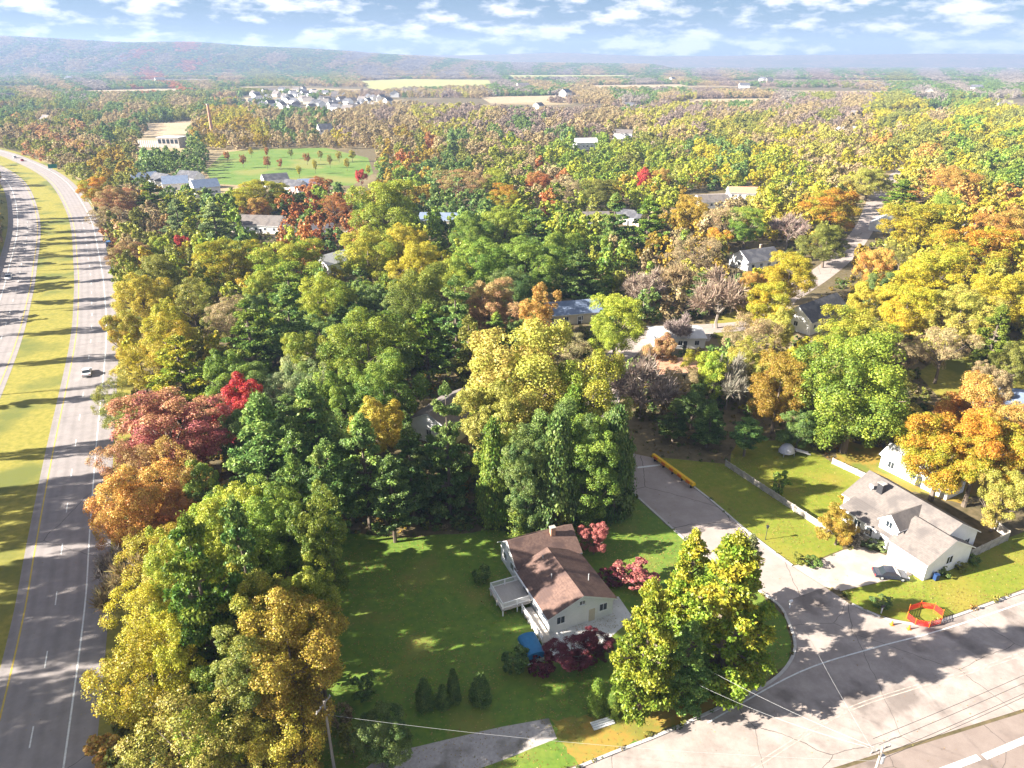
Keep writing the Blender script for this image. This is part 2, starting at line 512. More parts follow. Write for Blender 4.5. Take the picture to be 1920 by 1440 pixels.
# brown carriageway beyond the main road
tag(MB().flat([(-8, 35.6), (6, 40.6), (33.8, 50.8), (58.9, 58.3), (130, 79.6), (135, 60), (60, 38), (0, 15)], 0.03).build("brown_road", M_brownroad), kind="structure")
for k, (a, b) in enumerate((((1755, 1450), (1835, 1420)), ((1845, 1420), (1925, 1386)))):
    A, B = at(*a), at(*b)
    t = (B - A).normalized(); n = Vector((-t.y, t.x, 0)) * 0.34
    tag(MB().poly([(A - n) + Vector((0, 0, .05)), (B - n) + Vector((0, 0, .05)), (B + n) + Vector((0, 0, .05)), (A + n) + Vector((0, 0, .05))]).build("stop_bar_marking", M_paint), kind="structure")
# kerbs
def kerb(pts, side=1, n=6, name="kerb"):
    line = smooth_line(pts, n)
    a, b = line, offset(line, 0.35 * side)
    m = MB()
    z0, z1 = 0.0, 0.14
    for i in range(len(line) - 1):
        p, q, r, s = a[i], a[i + 1], b[i + 1], b[i]
        m.poly([(*p, z1), (*q, z1), (*r, z1), (*s, z1)])
        m.poly([(*p, z0), (*q, z0), (*q, z1), (*p, z1)])
        m.poly([(*s, z1), (*r, z1), (*r, z0), (*s, z0)])
    return tag(m.build(name, M_kerb), kind="structure")
kerb(st_left, 1)
kerb(st_right[1:5], -1)
kerb(st_right[6:], -1)
# faint edge line that follows the kerb round to the right, and a lane line
ln = smooth_line([(22, 56.8), (35.1, 64.1), (46.0, 68.0), (55.9, 71.0), (70.4, 76.3), (110, 91.5)], 6)
m = MB(); ribbon(m, ln, -0.09, 0.09, 0.046); m.build("kerbside_line", M_paint, main_road)
for d in (6.3, 6.7):
    m = MB(); ribbon(m, ln, d - 0.06, d + 0.06, 0.046); m.build("centre_line", M_fadedpaint, main_road)

# lawns, drives, patios
def ragged(pts, step, amp, seed=1):
    """the outline broken into short edges that wander a little, as turf and leaf drifts do"""
    r = random.Random(seed); o = []
    for a, b in zip(pts, pts[1:] + pts[:1]):
        a, b = Vector(a), Vector(b); n = max(1, int((b - a).length / step))
        for k in range(n):
            q = a.lerp(b, k / n); o.append((q.x + r.uniform(-amp, amp), q.y + r.uniform(-amp, amp)))
    return o
def sheet(name, pts, mat, z, clear=True, rag=None):
    if rag: pts = ragged(pts, rag[0], rag[1], len(pts))
    o = tag(MB().flat(pts, z).build(name, mat), kind="structure")
    if clear: CLEAR.append(pts)
    return o
house_a_lawn = [(-27, 92), (-16, 91), (0, 93), (8, 95.5), (18, 97), (21.3, 101.5), (26.0, 92.0), (29.5, 85.4), (34.3, 79.2), (36.4, 73.2), (35.9, 68.6), (33.8, 65.3), (30.4, 62.4), (24.4, 59.4), (16.3, 55.5), (7, 51.6), (-12, 42.5), (-19, 46), (-21, 52), (-22, 60), (-24, 72)]
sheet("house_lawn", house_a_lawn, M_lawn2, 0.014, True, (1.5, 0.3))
sheet("leafy_bank", [(7.3, 51.6), (16.3, 55.5), (24.4, 59.4), (22, 61.5), (14, 58.5), (4.5, 57), (5.4, 54.6)], M_litter, 0.02, False, (0.8, 0.4))
sheet("gravel_drive", [(-20, 46.5), (-14.5, 52.2), (-11.6, 53.4), (-3.6, 55.7), (4.2, 57.4), (5.0, 54.8), (0, 52.6), (-6, 50), (-13, 45)], M_gravel, 0.024, False, (2.0, 0.07))
b_lawn = [(26.8, 115.6), (33.3, 102.7), (37.8, 91.8), (41.7, 84.3), (45.5, 85.5), (50.5, 88), (51.5, 91.5), (50.5, 94.5), (48, 97), (39.5, 113)]
sheet("front_lawn", b_lawn, M_lawn, 0.014)
b_yard = [(40, 112.5), (50.5, 92.5), (56, 94), (64, 107), (59.5, 113.5), (57, 122), (44, 122)]
sheet("back_yard_lawn", b_yard, M_lawn, 0.016, True, (1.2, 0.35))
sheet("side_yard_lawn", [(60, 113), (64, 107), (69, 104), (76, 100), (86, 108), (74, 118), (64, 122)], M_litter, 0.018, True, (1.0, 0.45))
corner = [(46.9, 75.8), (46.2, 78.5), (52.0, 80.2), (58, 82.5), (66, 85), (78, 91), (96, 99), (120, 112), (121, 98.5), (71.7, 78.9), (60.2, 74.3), (54.8, 72.5), (52.3, 72.7), (49.8, 73.8)]
sheet("corner_lawn", corner, M_lawn, 0.014)
sheet("house_driveway", [(41.3, 84.0), (44.3, 79.5), (46.2, 78.6), (52.0, 80.3), (58.0, 82.0), (57.5, 85.5), (54, 88.5), (50.5, 87.8), (45.8, 85.3)], M_drive, 0.028)
sheet("house_patio", [(2.9, 73.0), (5.0, 66.2), (11.0, 68.0), (16.2, 73.4), (14.8, 77.5)], M_patio, 0.026, False)
CLEAR.append([(64, 100), (72, 80), (84, 92), (100, 118), (74, 118)])
# park meadow, fields, mid-distance streets
sheet("park_meadow", [tuple(at(*p)[:2]) for p in ((400, 345), (385, 320), (420, 286), (480, 279), (610, 277), (690, 296), (700, 325), (660, 348), (520, 350))], M_park, 0.02)
for k, (pts, mt) in enumerate((
        (((668, 152), (760, 148), (915, 150), (930, 163), (700, 170)), M_field), (((1290, 186), (1450, 184), (1440, 200), (1250, 203)), M_tanfield),
        (((0, 203), (60, 206), (200, 214), (300, 222), (260, 226), (0, 215)), M_tanfield), (((500, 182), (330, 186), (360, 193), (520, 190)), M_tanfield),
        (((0, 130), (60, 130), (160, 138), (0, 142)), M_tanfield), (((1700, 185), (1900, 188), (1900, 196), (1720, 194)), M_field),
        (((270, 232), (360, 226), (380, 250), (270, 256)), M_tanfield), (((1600, 150), (1850, 152), (1850, 157), (1560, 156)), M_field),
        (((900, 182), (1080, 178), (1090, 190), (920, 194)), M_tanfield), (((1480, 172), (1660, 170), (1680, 180), (1500, 183)), M_tanfield), (((150, 170), (330, 166), (340, 176), (170, 180)), M_tanfield), (((940, 140), (1180, 138), (1200, 146), (960, 148)), M_field), (((1650, 208), (1780, 204), (1800, 216), (1660, 220)), M_tanfield), (((780, 196), (880, 194), (890, 204), (790, 207)), M_tanfield), (((1100, 160), (1280, 158), (1300, 166), (1120, 169)), M_tanfield), (((460, 255), (560, 252), (560, 262), (460, 264)), M_tanfield), (((1005, 312), (1050, 308), (1060, 318), (1010, 322)), M_field))):
    sheet("field", [tuple(at(*p)[:2]) for p in pts], mt, 0.02 + k * 0.003)
def street(name, pts, w):
    ln = smooth_line(pts, 6)
    m = MB(); ribbon(m, ln, -w / 2, w / 2, 0.03)
    tag(m.build(name, M_street), kind="structure")
    CLEAR.append([tuple(p) for p in offset(ln, w / 2 + 3)] + [tuple(p) for p in reversed(offset(ln, -w / 2 - 3))])
street("upper_street", [(86, 214), (109.5, 243.0), (131.1, 273.5), (160.8, 322.7), (188.8, 375.3), (223.4, 436.0), (275, 510)], 8)
street("left_lane", [tuple(at(*p)[:2]) for p in ((430, 432), (560, 434), (680, 440), (760, 447))], 7)
street("middle_lane", [tuple(at(*p)[:2]) for p in ((1250, 372), (1330, 366), (1430, 360), (1500, 340))], 7)
street("hidden_lane", [(17, 118), (20, 140), (27, 165), (40, 182), (70, 190), (86, 214)], 7)
sheet("parking_apron", [tuple(at(*p)[:2]) for p in ((1205, 640), (1235, 612), (1345, 608), (1330, 640))], M_concrete, 0.02)
sheet("right_meadow", [tuple(at(*p)[:2]) for p in ((1720, 700), (1760, 670), (1925, 660), (1925, 735), (1760, 745))], M_verge, 0.016)
sheet("middle_lawn", [tuple(at(*p)[:2]) for p in ((1330, 600), (1400, 575), (1480, 590), (1490, 640), (1350, 650))], M_verge, 0.015)

# ------------------------------------------------------------------ hills on the skyline
HILLS = []
def hill_z(x, y):
    for X, dist, depth, rows, Z in HILLS[:1]:
        t = (y - dist) / depth + 0.6
        if 0 < t < 1:
            sc = 0.5 + 0.5 * y / dist
            i = (x / sc - X[0]) / (X[-1] - X[0]) * 259
            if 0 <= i < 259:
                tr = t * (rows - 1); r0, i0 = int(tr), int(i); fr, fi = tr - r0, i - i0
                r1 = min(r0 + 1, rows - 1)
                return float((Z[r0, i0] * (1 - fi) + Z[r0, i0 + 1] * fi) * (1 - fr) + (Z[r1, i0] * (1 - fi) + Z[r1, i0 + 1] * fi) * fr)
    return 0.0
def hill_range(name, prof, dist, depth, seed, mat, base=0.0):
    """prof: (pixel x, pixel y of the crest) pairs; a rounded ridge standing dist metres away"""
    rng = np.random.default_rng(seed)
    xs = np.linspace(prof[0][0], prof[-1][0], 260)
    ys = np.interp(xs, [p[0] for p in prof], [p[1] for p in prof])
    crest = np.array([(CAM_H + dist * (-sp - (y - 720) / FOC * cp) / (cp - (y - 720) / FOC * sp)) for y in ys])
    k = np.ones(9) / 9
    crest = np.convolve(np.pad(crest, 4, 'edge'), k, 'valid')
    crest = np.maximum(crest, 3)
    fine = np.convolve(rng.normal(0, 1, 266), np.ones(7) / 7, 'valid')
    m = MB()
    rows = 26
    X = np.array([(x - 960) / FOC * dist for x in xs])
    idx = {}
    bumps = [(rng.uniform(X[0], X[-1]), rng.uniform(0.1, 0.9), rng.uniform(0.04, 0.12) * (X[-1] - X[0]), rng.uniform(-0.25, 0.3)) for _ in range(24)]
    for r in range(rows):
        t = r / (rows - 1)
        prof_t = math.sin(min(t / 0.6, 1) * math.pi / 2) ** 1.3 if t < 0.6 else math.cos((t - 0.6) / 0.4 * math.pi / 2)
        for i in range(260):
            y = dist + (t - 0.6) * depth
            g = sum(a * math.exp(-((X[i] - bx) / w) ** 2 - ((t - bt) / 0.18) ** 2) for bx, bt, w, a in bumps)
            z = crest[i] * prof_t * (1 + 0.35 * g * (0 if 0.5 < t < 0.7 else 1)) + fine[i] * 1.5 * prof_t
            sc = y / dist
            m.v.append((X[i] * (0.5 + 0.5 * sc), y, base + max(z, -1) - 0.5))
    for r in range(rows - 1):
        for i in range(259):
            a = r * 260 + i
            m.f.append((a, a + 1, a + 261, a + 260))
    HILLS.append((X, dist, depth, rows, np.array([v[2] for v in m.v]).reshape(rows, 260)))
    return tag(m.build(name, mat, smooth=True), kind="structure")
M_hill = surf("wooded_hillside", (0.05, 0.06, 0.035), (0.22, 0.15, 0.08), 0.02, detail=9, lo=0.3, hi=0.7, c3=(0.10, 0.09, 0.04), scale3=0.003)
hill_range("wooded_hill", [(-900, 79), (-300, 75), (0, 71), (120, 71), (260, 80), (330, 83), (420, 80), (520, 89), (640, 94), (740, 103), (800, 106), (860, 111), (930, 118), (1200, 122)], 5600, 3200, 3, M_hill)
hill_range("far_ridge", [(-1500, 100), (200, 98), (760, 104), (840, 101), (930, 108), (985, 95), (1060, 99), (1130, 103), (1250, 106), (1330, 104), (1480, 103), (1720, 100), (1860, 101), (1930, 106), (2400, 100), (3400, 103)], 8200, 2600, 8, M_hill)

# ------------------------------------------------------------------ houses
def window(root, c, w, h, nrm, frame=M_trim):
    """framed window on a wall; nrm is the outward axis: '+x','-x','+y','-y'"""
    ax = {'+x': (1, 0), '-x': (-1, 0), '+y': (0, 1), '-y': (0, -1)}[nrm]
    rz = math.atan2(ax[1], ax[0]) - math.pi / 2
    o = Vector((ax[0], ax[1], 0))
    f = MB()
    t = 0.1
    side = Vector((-ax[1], ax[0], 0))
    C = Vector(c) + o * 0.03
    for s in (-1, 1):
        f.box(C + side * s * (w / 2 + t / 2), (t, 0.08, h + 2 * t), rz)
        f.box(C + Vector((0, 0, s * (h / 2 + t / 2))), (w, 0.08, t), rz)
    f.box(C, (0.05, 0.06, h), rz)
    fo = f.build("window", frame, root)
    MB().box(Vector(c) + o * 0.012, (w, 0.03, h), rz).build("pane", M_glass, fo)
    MB().box(C + Vector((0, 0, -h / 2 - t - 0.03)) + o * 0.04, (w + 0.3, 0.16, 0.06), rz).build("sill", frame, fo)
    return fo


def gable_block(root, x0, x1, y0, y1, h, rise, axis, wall, roof, over=0.4, yr=None, trim=M_trim, z0=0.0, th=0.16):
    """walls with gables and a two-slope roof; ridge runs along axis; yr = where the ridge sits across the other axis"""
    wm = MB()
    if axis == 'x':
        c = (y0 + y1) / 2 if yr is None else yr
        pts = lambda x: [(x, y0, z0), (x, y1, z0), (x, y1, h), (x, c, h + rise), (x, y0, h)]
        A, B = pts(x0), pts(x1)
    else:
        c = (x0 + x1) / 2 if yr is None else yr
        pts = lambda y: [(x1, y, z0), (x0, y, z0), (x0, y, h), (c, y, h + rise), (x1, y, h)]
        A, B = pts(y0), pts(y1)
    n = len(A)
    wm.poly(list(reversed(A))); wm.poly(B)
    wm.poly([A[0], A[4], B[4], B[0]]); wm.poly([A[1], B[1], B[2], A[2]])
    wo = wm.build("wall", wall, root)
    # two roof slabs with thickness and overhang
    rf = MB()
    edge = MB()
    for lo in (0, 1):
        if axis == 'x': e, span = (y0, y1)[lo], abs(c - (y0, y1)[lo])
        else: e, span = (x0, x1)[lo], abs(c - (x0, x1)[lo])
        sl = rise / span
        sg = -1 if lo == 0 else 1
        eo = e + sg * over
        ze = h - sl * over
        a0, a1 = (x0, x1) if axis == 'x' else (y0, y1)
        a0 -= over * 0.8; a1 += over * 0.8
        def P(a, b, z): return (a, b, z) if axis == 'x' else (b, a, z)
        q = [P(a0, eo, ze + 0.02), P(a1, eo, ze + 0.02), P(a1, c, h + rise + 0.02), P(a0, c, h + rise + 0.02)]
        t = [(p[0], p[1], p[2] + th) for p in q]
        rf.poly(t)
        edge.poly(list(reversed(q)))
        for i in range(4):
            if i == 2: continue
            j = (i + 1) % 4
            edge.poly([q[i], q[j], t[j], t[i]])
    ro = rf.build("roof", roof, root)
    edge.build("fascia", trim, ro)
    return wo, ro


def chimney(root, x, y, z0, z1, s=0.7, mat=None):
    m = MB().box((x, y, (z0 + z1) / 2), (s, s * 0.8, z1 - z0))
    o = m.build("chimney", mat or M_roofterra, root)
    MB().box((x, y, z1 + 0.05), (s + 0.16, s * 0.8 + 0.16, 0.12)).build("cap", M_concrete, o)
    return o


def door(root, c, w, h, nrm, mat=M_dark):
    ax = {'+x': (1, 0), '-x': (-1, 0), '+y': (0, 1), '-y': (0, -1)}[nrm]
    rz = math.atan2(ax[1], ax[0]) - math.pi / 2
    o = Vector((ax[0], ax[1], 0))
    d = MB().box(Vector(c) + o * 0.02, (w, 0.05, h), rz).build("door", mat, root)
    f = MB()
    side = Vector((-ax[1], ax[0], 0))
    for s in (-1, 1): f.box(Vector(c) + o * 0.03 + side * s * (w / 2 + 0.06), (0.12, 0.09, h + 0.12), rz)
    f.box(Vector(c) + o * 0.03 + Vector((0, 0, h / 2 + 0.06)), (w, 0.09, 0.12), rz)
    f.build("door_frame", M_trim, d)
    return d


# house A: white split-level with brown roof on the shaded lawn
A = empty("brown_roofed_house", (6.2, 80.0, 0), math.radians(23), "white house with brown shingle roof and raised white deck on shaded lawn", "house")
gable_block(A, -5, 4.4, -8.3, 2.0, 2.8, 2.0, 'y', M_white, M_roofbrown, 0.45)
gable_block(A, -5.0, 4.7, 2.0, 8.3, 3.1, 2.3, 'x', M_white, M_roofbrown, 0.45)
for y in (-6.3, -3.4, 4.0, 6.6): window(A, (-5, y, 1.75), 1.1, 1.1, '-x')
for x in (-3.4, 2.9): window(A, (x, -8.3, 1.8), 1.1, 1.1, '-y')
window(A, (-0.3, -8.3, 3.6), 0.8, 0.6, '-y')
door(A, (-5, -0.9, 1.95), 1.7, 1.55, '-x', M_glass)
door(A, (1.2, -8.3, 1.05), 0.95, 2.1, '-y', M_cream)
chimney(A, 1.6, 4.6, 4.4, 6.3)
for x, y in ((-2.2, -3), (-1.6, 1.0), (2.4, -5)):
    MB().tube([(x, y, 3.6), (x, y, 4.9)], [0.07, 0.07], 8).build("roof_vent", M_metal, A)
gu = MB(); gu.box((-5.5, -3.2, 2.62), (0.14, 10.6, 0.12)); gu.build("gutter", M_trim, A)
dp = MB(); dp.box((-5.06, -8.2, 1.3), (0.09, 0.09, 2.6)); dp.build("downpipe", M_trim, A)
# raised deck with white rails on the left wall
dk = MB(); dk.box((-7.3, -0.7, 1.1), (4.4, 4.8, 0.2)); dko = dk.build("deck", M_deck, A)
for x, y in ((-9.3, -2.9), (-9.3, 1.5), (-7.2, -2.9), (-7.2, 1.5), (-9.3, -0.7)):
    MB().box((x, y, 1.1), (0.14, 0.14, 2.2)).build("post", M_trim, dko)
rl = MB()
for z in (2.15, 1.4):
    rl.box((-9.3, -0.7, z), (0.08, 4.5, 0.1)); rl.box((-7.3, -2.9, z), (4.0, 0.08, 0.1)); rl.box((-7.3, 1.5, z), (4.0, 0.08, 0.1))
rl.build("rail", M_trim, dko)
bal = MB()
for i in range(30): bal.box((-9.3, -2.8 + i * 0.146, 1.78), (0.05, 0.05, 0.7))
for i in range(26):
    bal.box((-9.2 + i * 0.155, -2.9, 1.78), (0.05, 0.05, 0.7)); bal.box((-9.2 + i * 0.155, 1.5, 1.78), (0.05, 0.05, 0.7))
tag(bal.build("baluster", M_trim, dko), kind="stuff")
# walkway with white rail down the left wall to the patio
wk = MB(); wk.box((-6.0, -6.6, 0.5), (1.5, 6.6, 0.16)); wko = wk.build("side_walkway", M_deck, A)
wr = MB()
for z in (1.5, 1.0): wr.box((-6.7, -6.6, z), (0.1, 6.6, 0.14))
wr.build("rail", M_trim, wko)
for i in range(7): MB().box((-6.7, -3.4 - i * 1.07, 0.78), (0.13, 0.13, 1.56)).build("post", M_trim, wko)
st = MB()
for i in range(3): st.box((-6.0, -10.1 - i * 0.3, 0.36 - i * 0.14), (1.4, 0.32, 0.12))
st.build("steps", M_deck, wko)
gt = MB()
gt.box((5.2, -3.6, 0.9), (0.1, 6.0, 1.8)); gt.build("side_screen", M_white, A)
PR = [(-1.5, 92.5), (4, 68), (18, 74), (12, 94)]
CLEAR.append(PR)

# covered trailer with blue top beside the patio
T = empty("covered_trailer", (2.4, 66.6, 0), math.radians(19), "small white trailer under a bright blue tarpaulin beside the patio", "trailer")
body = MB().box((0, 0, 1.0), (2.2, 3.2, 1.2)); body.build("body", M_white, T)
tp = MB(); n = 9
for s in range(n):
    a0, a1 = math.pi * s / n, math.pi * (s + 1) / n
    p = [(-1.2 * math.cos(a), 1.6 + 0.75 * math.sin(a) ** 0.7) for a in (a0, a1)]
    tp.poly([(p[0][0], -1.75, p[0][1]), (p[0][0], 1.75, p[0][1]), (p[1][0], 1.75, p[1][1]), (p[1][0], -1.75, p[1][1])])
    for y, fl in ((-1.75, 0), (1.75, 1)):
        q = [(p[0][0], y, p[0][1]), (p[1][0], y, p[1][1]), (p[1][0], y, 1.3), (p[0][0], y, 1.3)]
        tp.poly(q if fl else list(reversed(q)))
tp.build("tarpaulin", M_bluetarp, T)
for s in (-1, 1):
    MB().tube([(s * 1.0, 0, 0.36), (s * 1.22, 0, 0.36)], [0.36, 0.36], 14).build("wheel", M_tyre, T)
MB().tube([(0, -1.6, 0.5), (0, -2.7, 0.45)], [0.06, 0.05], 6).build("drawbar", M_dark, T)

# house B: L-shaped white house with weathered grey roof
B = empty("grey_roofed_house", (62.5, 92.2, 0), math.radians(-65.3), "white house with pale grey roof, front dormer and garage wing at the corner", "house")
gable_block(B, -8.4, 7.2, -5.2, 4.8, 3.6, 2.9, 'x', M_white, M_roofgrey, 0.4)
# lower front wing under the same slope
wmb = MB().box((-2.3, -6.4, 1.5), (8.6, 2.4, 3.0)); wmb.build("wall", M_white, B)
fr = MB(); fr.poly([(-6.9, -8.0, 2.95), (2.6, -8.0, 2.95), (2.6, -5.0, 4.05), (-6.9, -5.0, 4.05)]); fro = fr.build("roof", M_roofgrey, B)
fe = MB(); fe.poly([(-6.9, -8.0, 2.75), (2.6, -8.0, 2.75), (2.6, -8.0, 2.94), (-6.9, -8.0, 2.94)]); fe.poly([(-6.9, -8.0, 2.75), (-6.9, -8.0, 2.94), (-6.9, -5.0, 4.04), (-6.9, -5.0, 3.85)])
fe.poly([(-6.9, -8.0, 2.76), (-6.9, -5.0, 3.86), (2.6, -5.0, 3.86), (2.6, -8.0, 2.76)]); fe.build("fascia", M_trim, fro)
# garage wing with gable end to the right
gable_block(B, 2.8, 8.9, -8.1, 1.4, 3.0, 2.6, 'x', M_white, M_roofgrey, 0.4)
# front cross gable
gable_block(B, -0.2, 3.0, -7.2, -0.5, 4.7, 1.5, 'y', M_white, M_roofgrey, 0.3, z0=2.0)
for x in (-5.6, -3.4, -1.2): window(B, (x, -7.6, 1.7), 1.1, 1.3, '-y')
window(B, (1.4, -7.2, 4.6), 1.0, 1.0, '-y')
window(B, (-7.4, -5.2, 2.2), 1.0, 1.3, '-y')
window(B, (8.9, -3.3, 2.2), 1.2, 1.2, '+x')
window(B, (7.2, 2.8, 2.2), 1.1, 1.2, '+x')
for y in (-2.5, 2.0): window(B, (-8.4, y, 2.2), 1.1, 1.3, '-x')
door(B, (1.2, -7.6, 1.1), 1.0, 2.1, '-y', M_dark)
gd = MB().box((5.9, -8.12, 1.25), (4.6, 0.06, 2.4)); gdo = gd.build("garage_door", M_trim, B)
for k in range(4): MB().box((5.9, -8.17, 0.4 + k * 0.6), (4.4, 0.05, 0.5)).build("door_panel", M_white, gdo)
chimney(B, -4.6, -2.2, 4.5, 7.0, 1.0, M_dark)
sd = MB(); sd.tube([(-5.8, -2.8, 5.0), (-5.8, -2.8, 5.9)], [0.05, 0.05], 6)
sd.build("dish_mast", M_metal, B)
dsh = MB()
for k in range(12):
    t0, t1 = 2 * math.pi * k / 12, 2 * math.pi * (k + 1) / 12
    c0 = Vector((-5.8, -2.95, 6.0))
    dsh.poly([c0 + Vector((0, 0.12, 0)), c0 + Vector((0.45 * math.cos(t0), -0.05, 0.45 * math.sin(t0))), c0 + Vector((0.45 * math.cos(t1), -0.05, 0.45 * math.sin(t1)))])
dsh.build("satellite_dish", M_metal, B)
CLEAR.append([(50, 100), (56, 78), (72, 80), (75, 100), (62, 108)])


def simple_house(name, x, y, L, W, h, rise, rz, wall, roof, label, cat="house", z=3.0, chim=False, axis='x', wins=True):
    p = at(x, y, z)
    r = empty(name, (p.x, p.y, 0), math.radians(rz), label, cat)
    gable_block(r, -L / 2, L / 2, -W / 2, W / 2, h, rise, axis, wall, roof, 0.4)
    if wins:
        n = max(2, int(L / 3.5))
        for i in range(n):
            window(r, (-L / 2 + (i + 0.5) * L / n, -W / 2, h * 0.55), 1.1, 1.2, '-y')
            window(r, (-L / 2 + (i + 0.5) * L / n, W / 2, h * 0.55), 1.1, 1.2, '+y')
        for s, nn in ((-1, '-x'), (1, '+x')): window(r, (s * L / 2, 0, h * 0.6), 1.1, 1.2, nn)
        door(r, (L * 0.1, -W / 2, 1.05), 1.0, 2.1, '-y')
    if chim: chimney(r, L * 0.2, W * 0.15, h + rise * 0.5, h + rise + 0.9)
    c, s = math.cos(math.radians(rz)), math.sin(math.radians(rz))
    CLEAR.append([(p.x + c * a * (L / 2 + 3) - s * b * (W / 2 + 3), p.y + s * a * (L / 2 + 3) + c * b * (W / 2 + 3)) for a, b in ((-1, -1), (1, -1), (1, 1), (-1, 1))])
    return r

simple_house("white_outbuilding", 1728, 885, 12.5, 5, 2.8, 1.3, -60, M_white, M_roofpale, "long white outbuilding half hidden behind the orange tree", "outbuilding", 1.5)
simple_house("hip_house", 1418, 478, 15, 10, 3.2, 3.0, 25, M_white, M_roofdark, "dark slate-roofed house beneath the upper street bend", "house", 4, True)
simple_house("white_gabled_house", 1530, 582, 19, 9, 3.8, 3.4, 38, M_white, M_roofdark, "white gabled house with black roof just behind the big green maple", "house", 4)
simple_house("pale_roofed_garage", 1268, 622, 13, 9, 2.8, 0.9, 3, M_white, M_roofpale, "low building with bright pale roof among bare trees", "garage", 3)
simple_house("blue_roofed_house", 1066, 572, 17, 10, 3.0, 2.2, 14, M_cream, M_roofblue, "long house with slate blue roof in deep tree shade", "house", 4)
simple_house("hidden_house", 838, 770, 13, 10, 3.6, 2.6, 62, M_white, M_roofgrey, "grey-roofed white house hidden among tall trees mid-wood", "house", 4)
simple_house("edge_house", 1895, 742, 12, 9, 3.0, 2.6, -20, M_cream, M_roofblue, "blue-grey roof peeking over the orange tree at the picture edge", "house", 4)
simple_house("terracotta_house", 1262, 688, 10, 8, 2.8, 1.4, 10, M_cream, M_roofterra, "low building with salmon terracotta roof behind bare trees", "house", 2.5)
simple_house("lane_house", 490, 415, 20, 11, 3.4, 3.2, -8, M_white, M_roofgrey, "grey-roofed house beside the left lane, under orange trees", "house", 4)
simple_house("lane_house", 590, 428, 15, 9, 3.2, 2.6, 12, M_white, M_roofdark, "white house with dark roof further along the left lane", "house", 4)
simple_house("bright_roof_house", 622, 482, 12, 9, 3.0, 2.4, 55, M_white, M_roofpale, "small house with bright pale roof below the left lane", "house", 4)
simple_house("cream_house", 1182, 402, 13, 9, 3.4, 2.6, -35, M_cream, M_roofdark, "cream house wedged between two dark pines", "house", 4)
simple_house("shaded_house", 1110, 402, 15, 9, 3.0, 2.2, 5, M_white, M_roofgrey, "grey-roofed house in shade left of the dark pines", "house", 4)
simple_house("shaded_house", 830, 405, 20, 10, 3.0, 2.4, -5, M_cream, M_roofblue, "blue-roofed house in deep shade behind the tall poplar", "house", 4)
simple_house("street_house", 1335, 372, 16, 10, 3.2, 2.6, 8, M_white, M_roofgrey, "grey-roofed house on the middle lane", "house", 4)
simple_house("street_house", 1392, 356, 15, 10, 3.2, 2.4, -6, M_white, M_roofterra, "salmon-roofed house at the far end of the middle lane", "house", 4)
simple_house("ridge_house", 1098, 266, 18, 12, 6, 3, 12, M_white, M_roofpale, "tall white house poking above the central green trees", "house", 6)
simple_house("ridge_house", 1168, 247, 18, 12, 5, 3, -15, M_white, M_roofgrey, "white house farther right above the central green trees", "house", 6)
simple_house("far_white_house", 1588, 241, 20, 12, 5, 3, 20, M_white, M_roofpale, "white house among the tan trees at upper right", "house", 6)
simple_house("street_side_house", 1658, 412, 14, 9, 3.2, 2.4, 55, M_white, M_roofpale, "pale-roofed house beside the upper street", "house", 4)
simple_house("street_side_house", 1828, 425, 17, 9, 3.2, 2.2, 25, M_white, M_roofpale, "pale roof glimpsed among yellow trees at right", "house", 4)
simple_house("meadow_house", 515, 332, 14, 10, 4, 3, 30, M_white, M_roofdark, "leftmost of three white houses at the foot of the park meadow", "house", 5)
simple_house("meadow_house", 552, 344, 12, 9, 4, 3, -25, M_white, M_roofdark, "middle of three white houses at the foot of the park meadow", "house", 5)
simple_house("meadow_house", 580, 342, 12, 9, 4, 3, 15, M_white, M_roofblue, "rightmost of three white houses at the foot of the park meadow", "house", 5)
for i, (hx, hy, rz) in enumerate(((272, 338, 30), (305, 340, -35), (330, 345, 20), (357, 335, -20), (385, 352, 35))):
    simple_house("townhouse", hx, hy, 13, 9, 6, 3.4, rz, M_white, M_roofdark if i % 2 else M_roofblue,
                 "white townhouse in meadow shade, %s of five from the highway side" % ("first", "second", "third", "fourth", "fifth")[i], "townhouse", 5)
# large modern house above the park
p = at(322, 262, 6)
R_ = empty("modern_house", (p.x, p.y, 0), math.radians(-8), "large boxy pale house with flat roof above the park meadow", "house")
R_.scale = (0.75, 0.75, 0.75)
MB().box((0, 0, 5.5), (26, 16, 11)).build("wall", M_concrete, R_)
MB().box((0, 0, 11.2), (27, 17, 0.5)).build("roof", M_white, R_)
MB().box((-26, 1, 4), (26, 12, 8)).build("wing", M_cream, R_)
MB().box((-26, 1, 8.2), (26.6, 12.6, 0.4)).build("wing_roof", M_tanfield, R_)
for k in range(5): MB().box((-10 + k * 5, -8.05, 7), (3.4, 0.12, 4.5)).build("window", M_glass, R_)
for k in range(10): MB().box((-37.5 + k * 2.5, -5.1, 3.6), (0.5, 0.3, 7.2)).build("pillar", M_trim, R_)
CLEAR.append([(p.x - 45, p.y - 20), (p.x + 18, p.y - 20), (p.x + 18, p.y + 14), (p.x - 45, p.y + 14)])
# tall brown chimney mast beside it
p = at(400, 262, 0)
C_ = empty("brick_stack", (p.x, p.y, 0), 0, "tall slim brown brick stack above the park meadow", "chimney stack")
MB().tube([(0, 0, 0), (0, 0, 30)], [1.7, 1.1], 12).build("shaft", M_roofterra, C_)
MB().tube([(0, 0, 30), (0, 0, 31)], [1.4, 1.4], 12).build("crown_ring", M_concrete, C_)

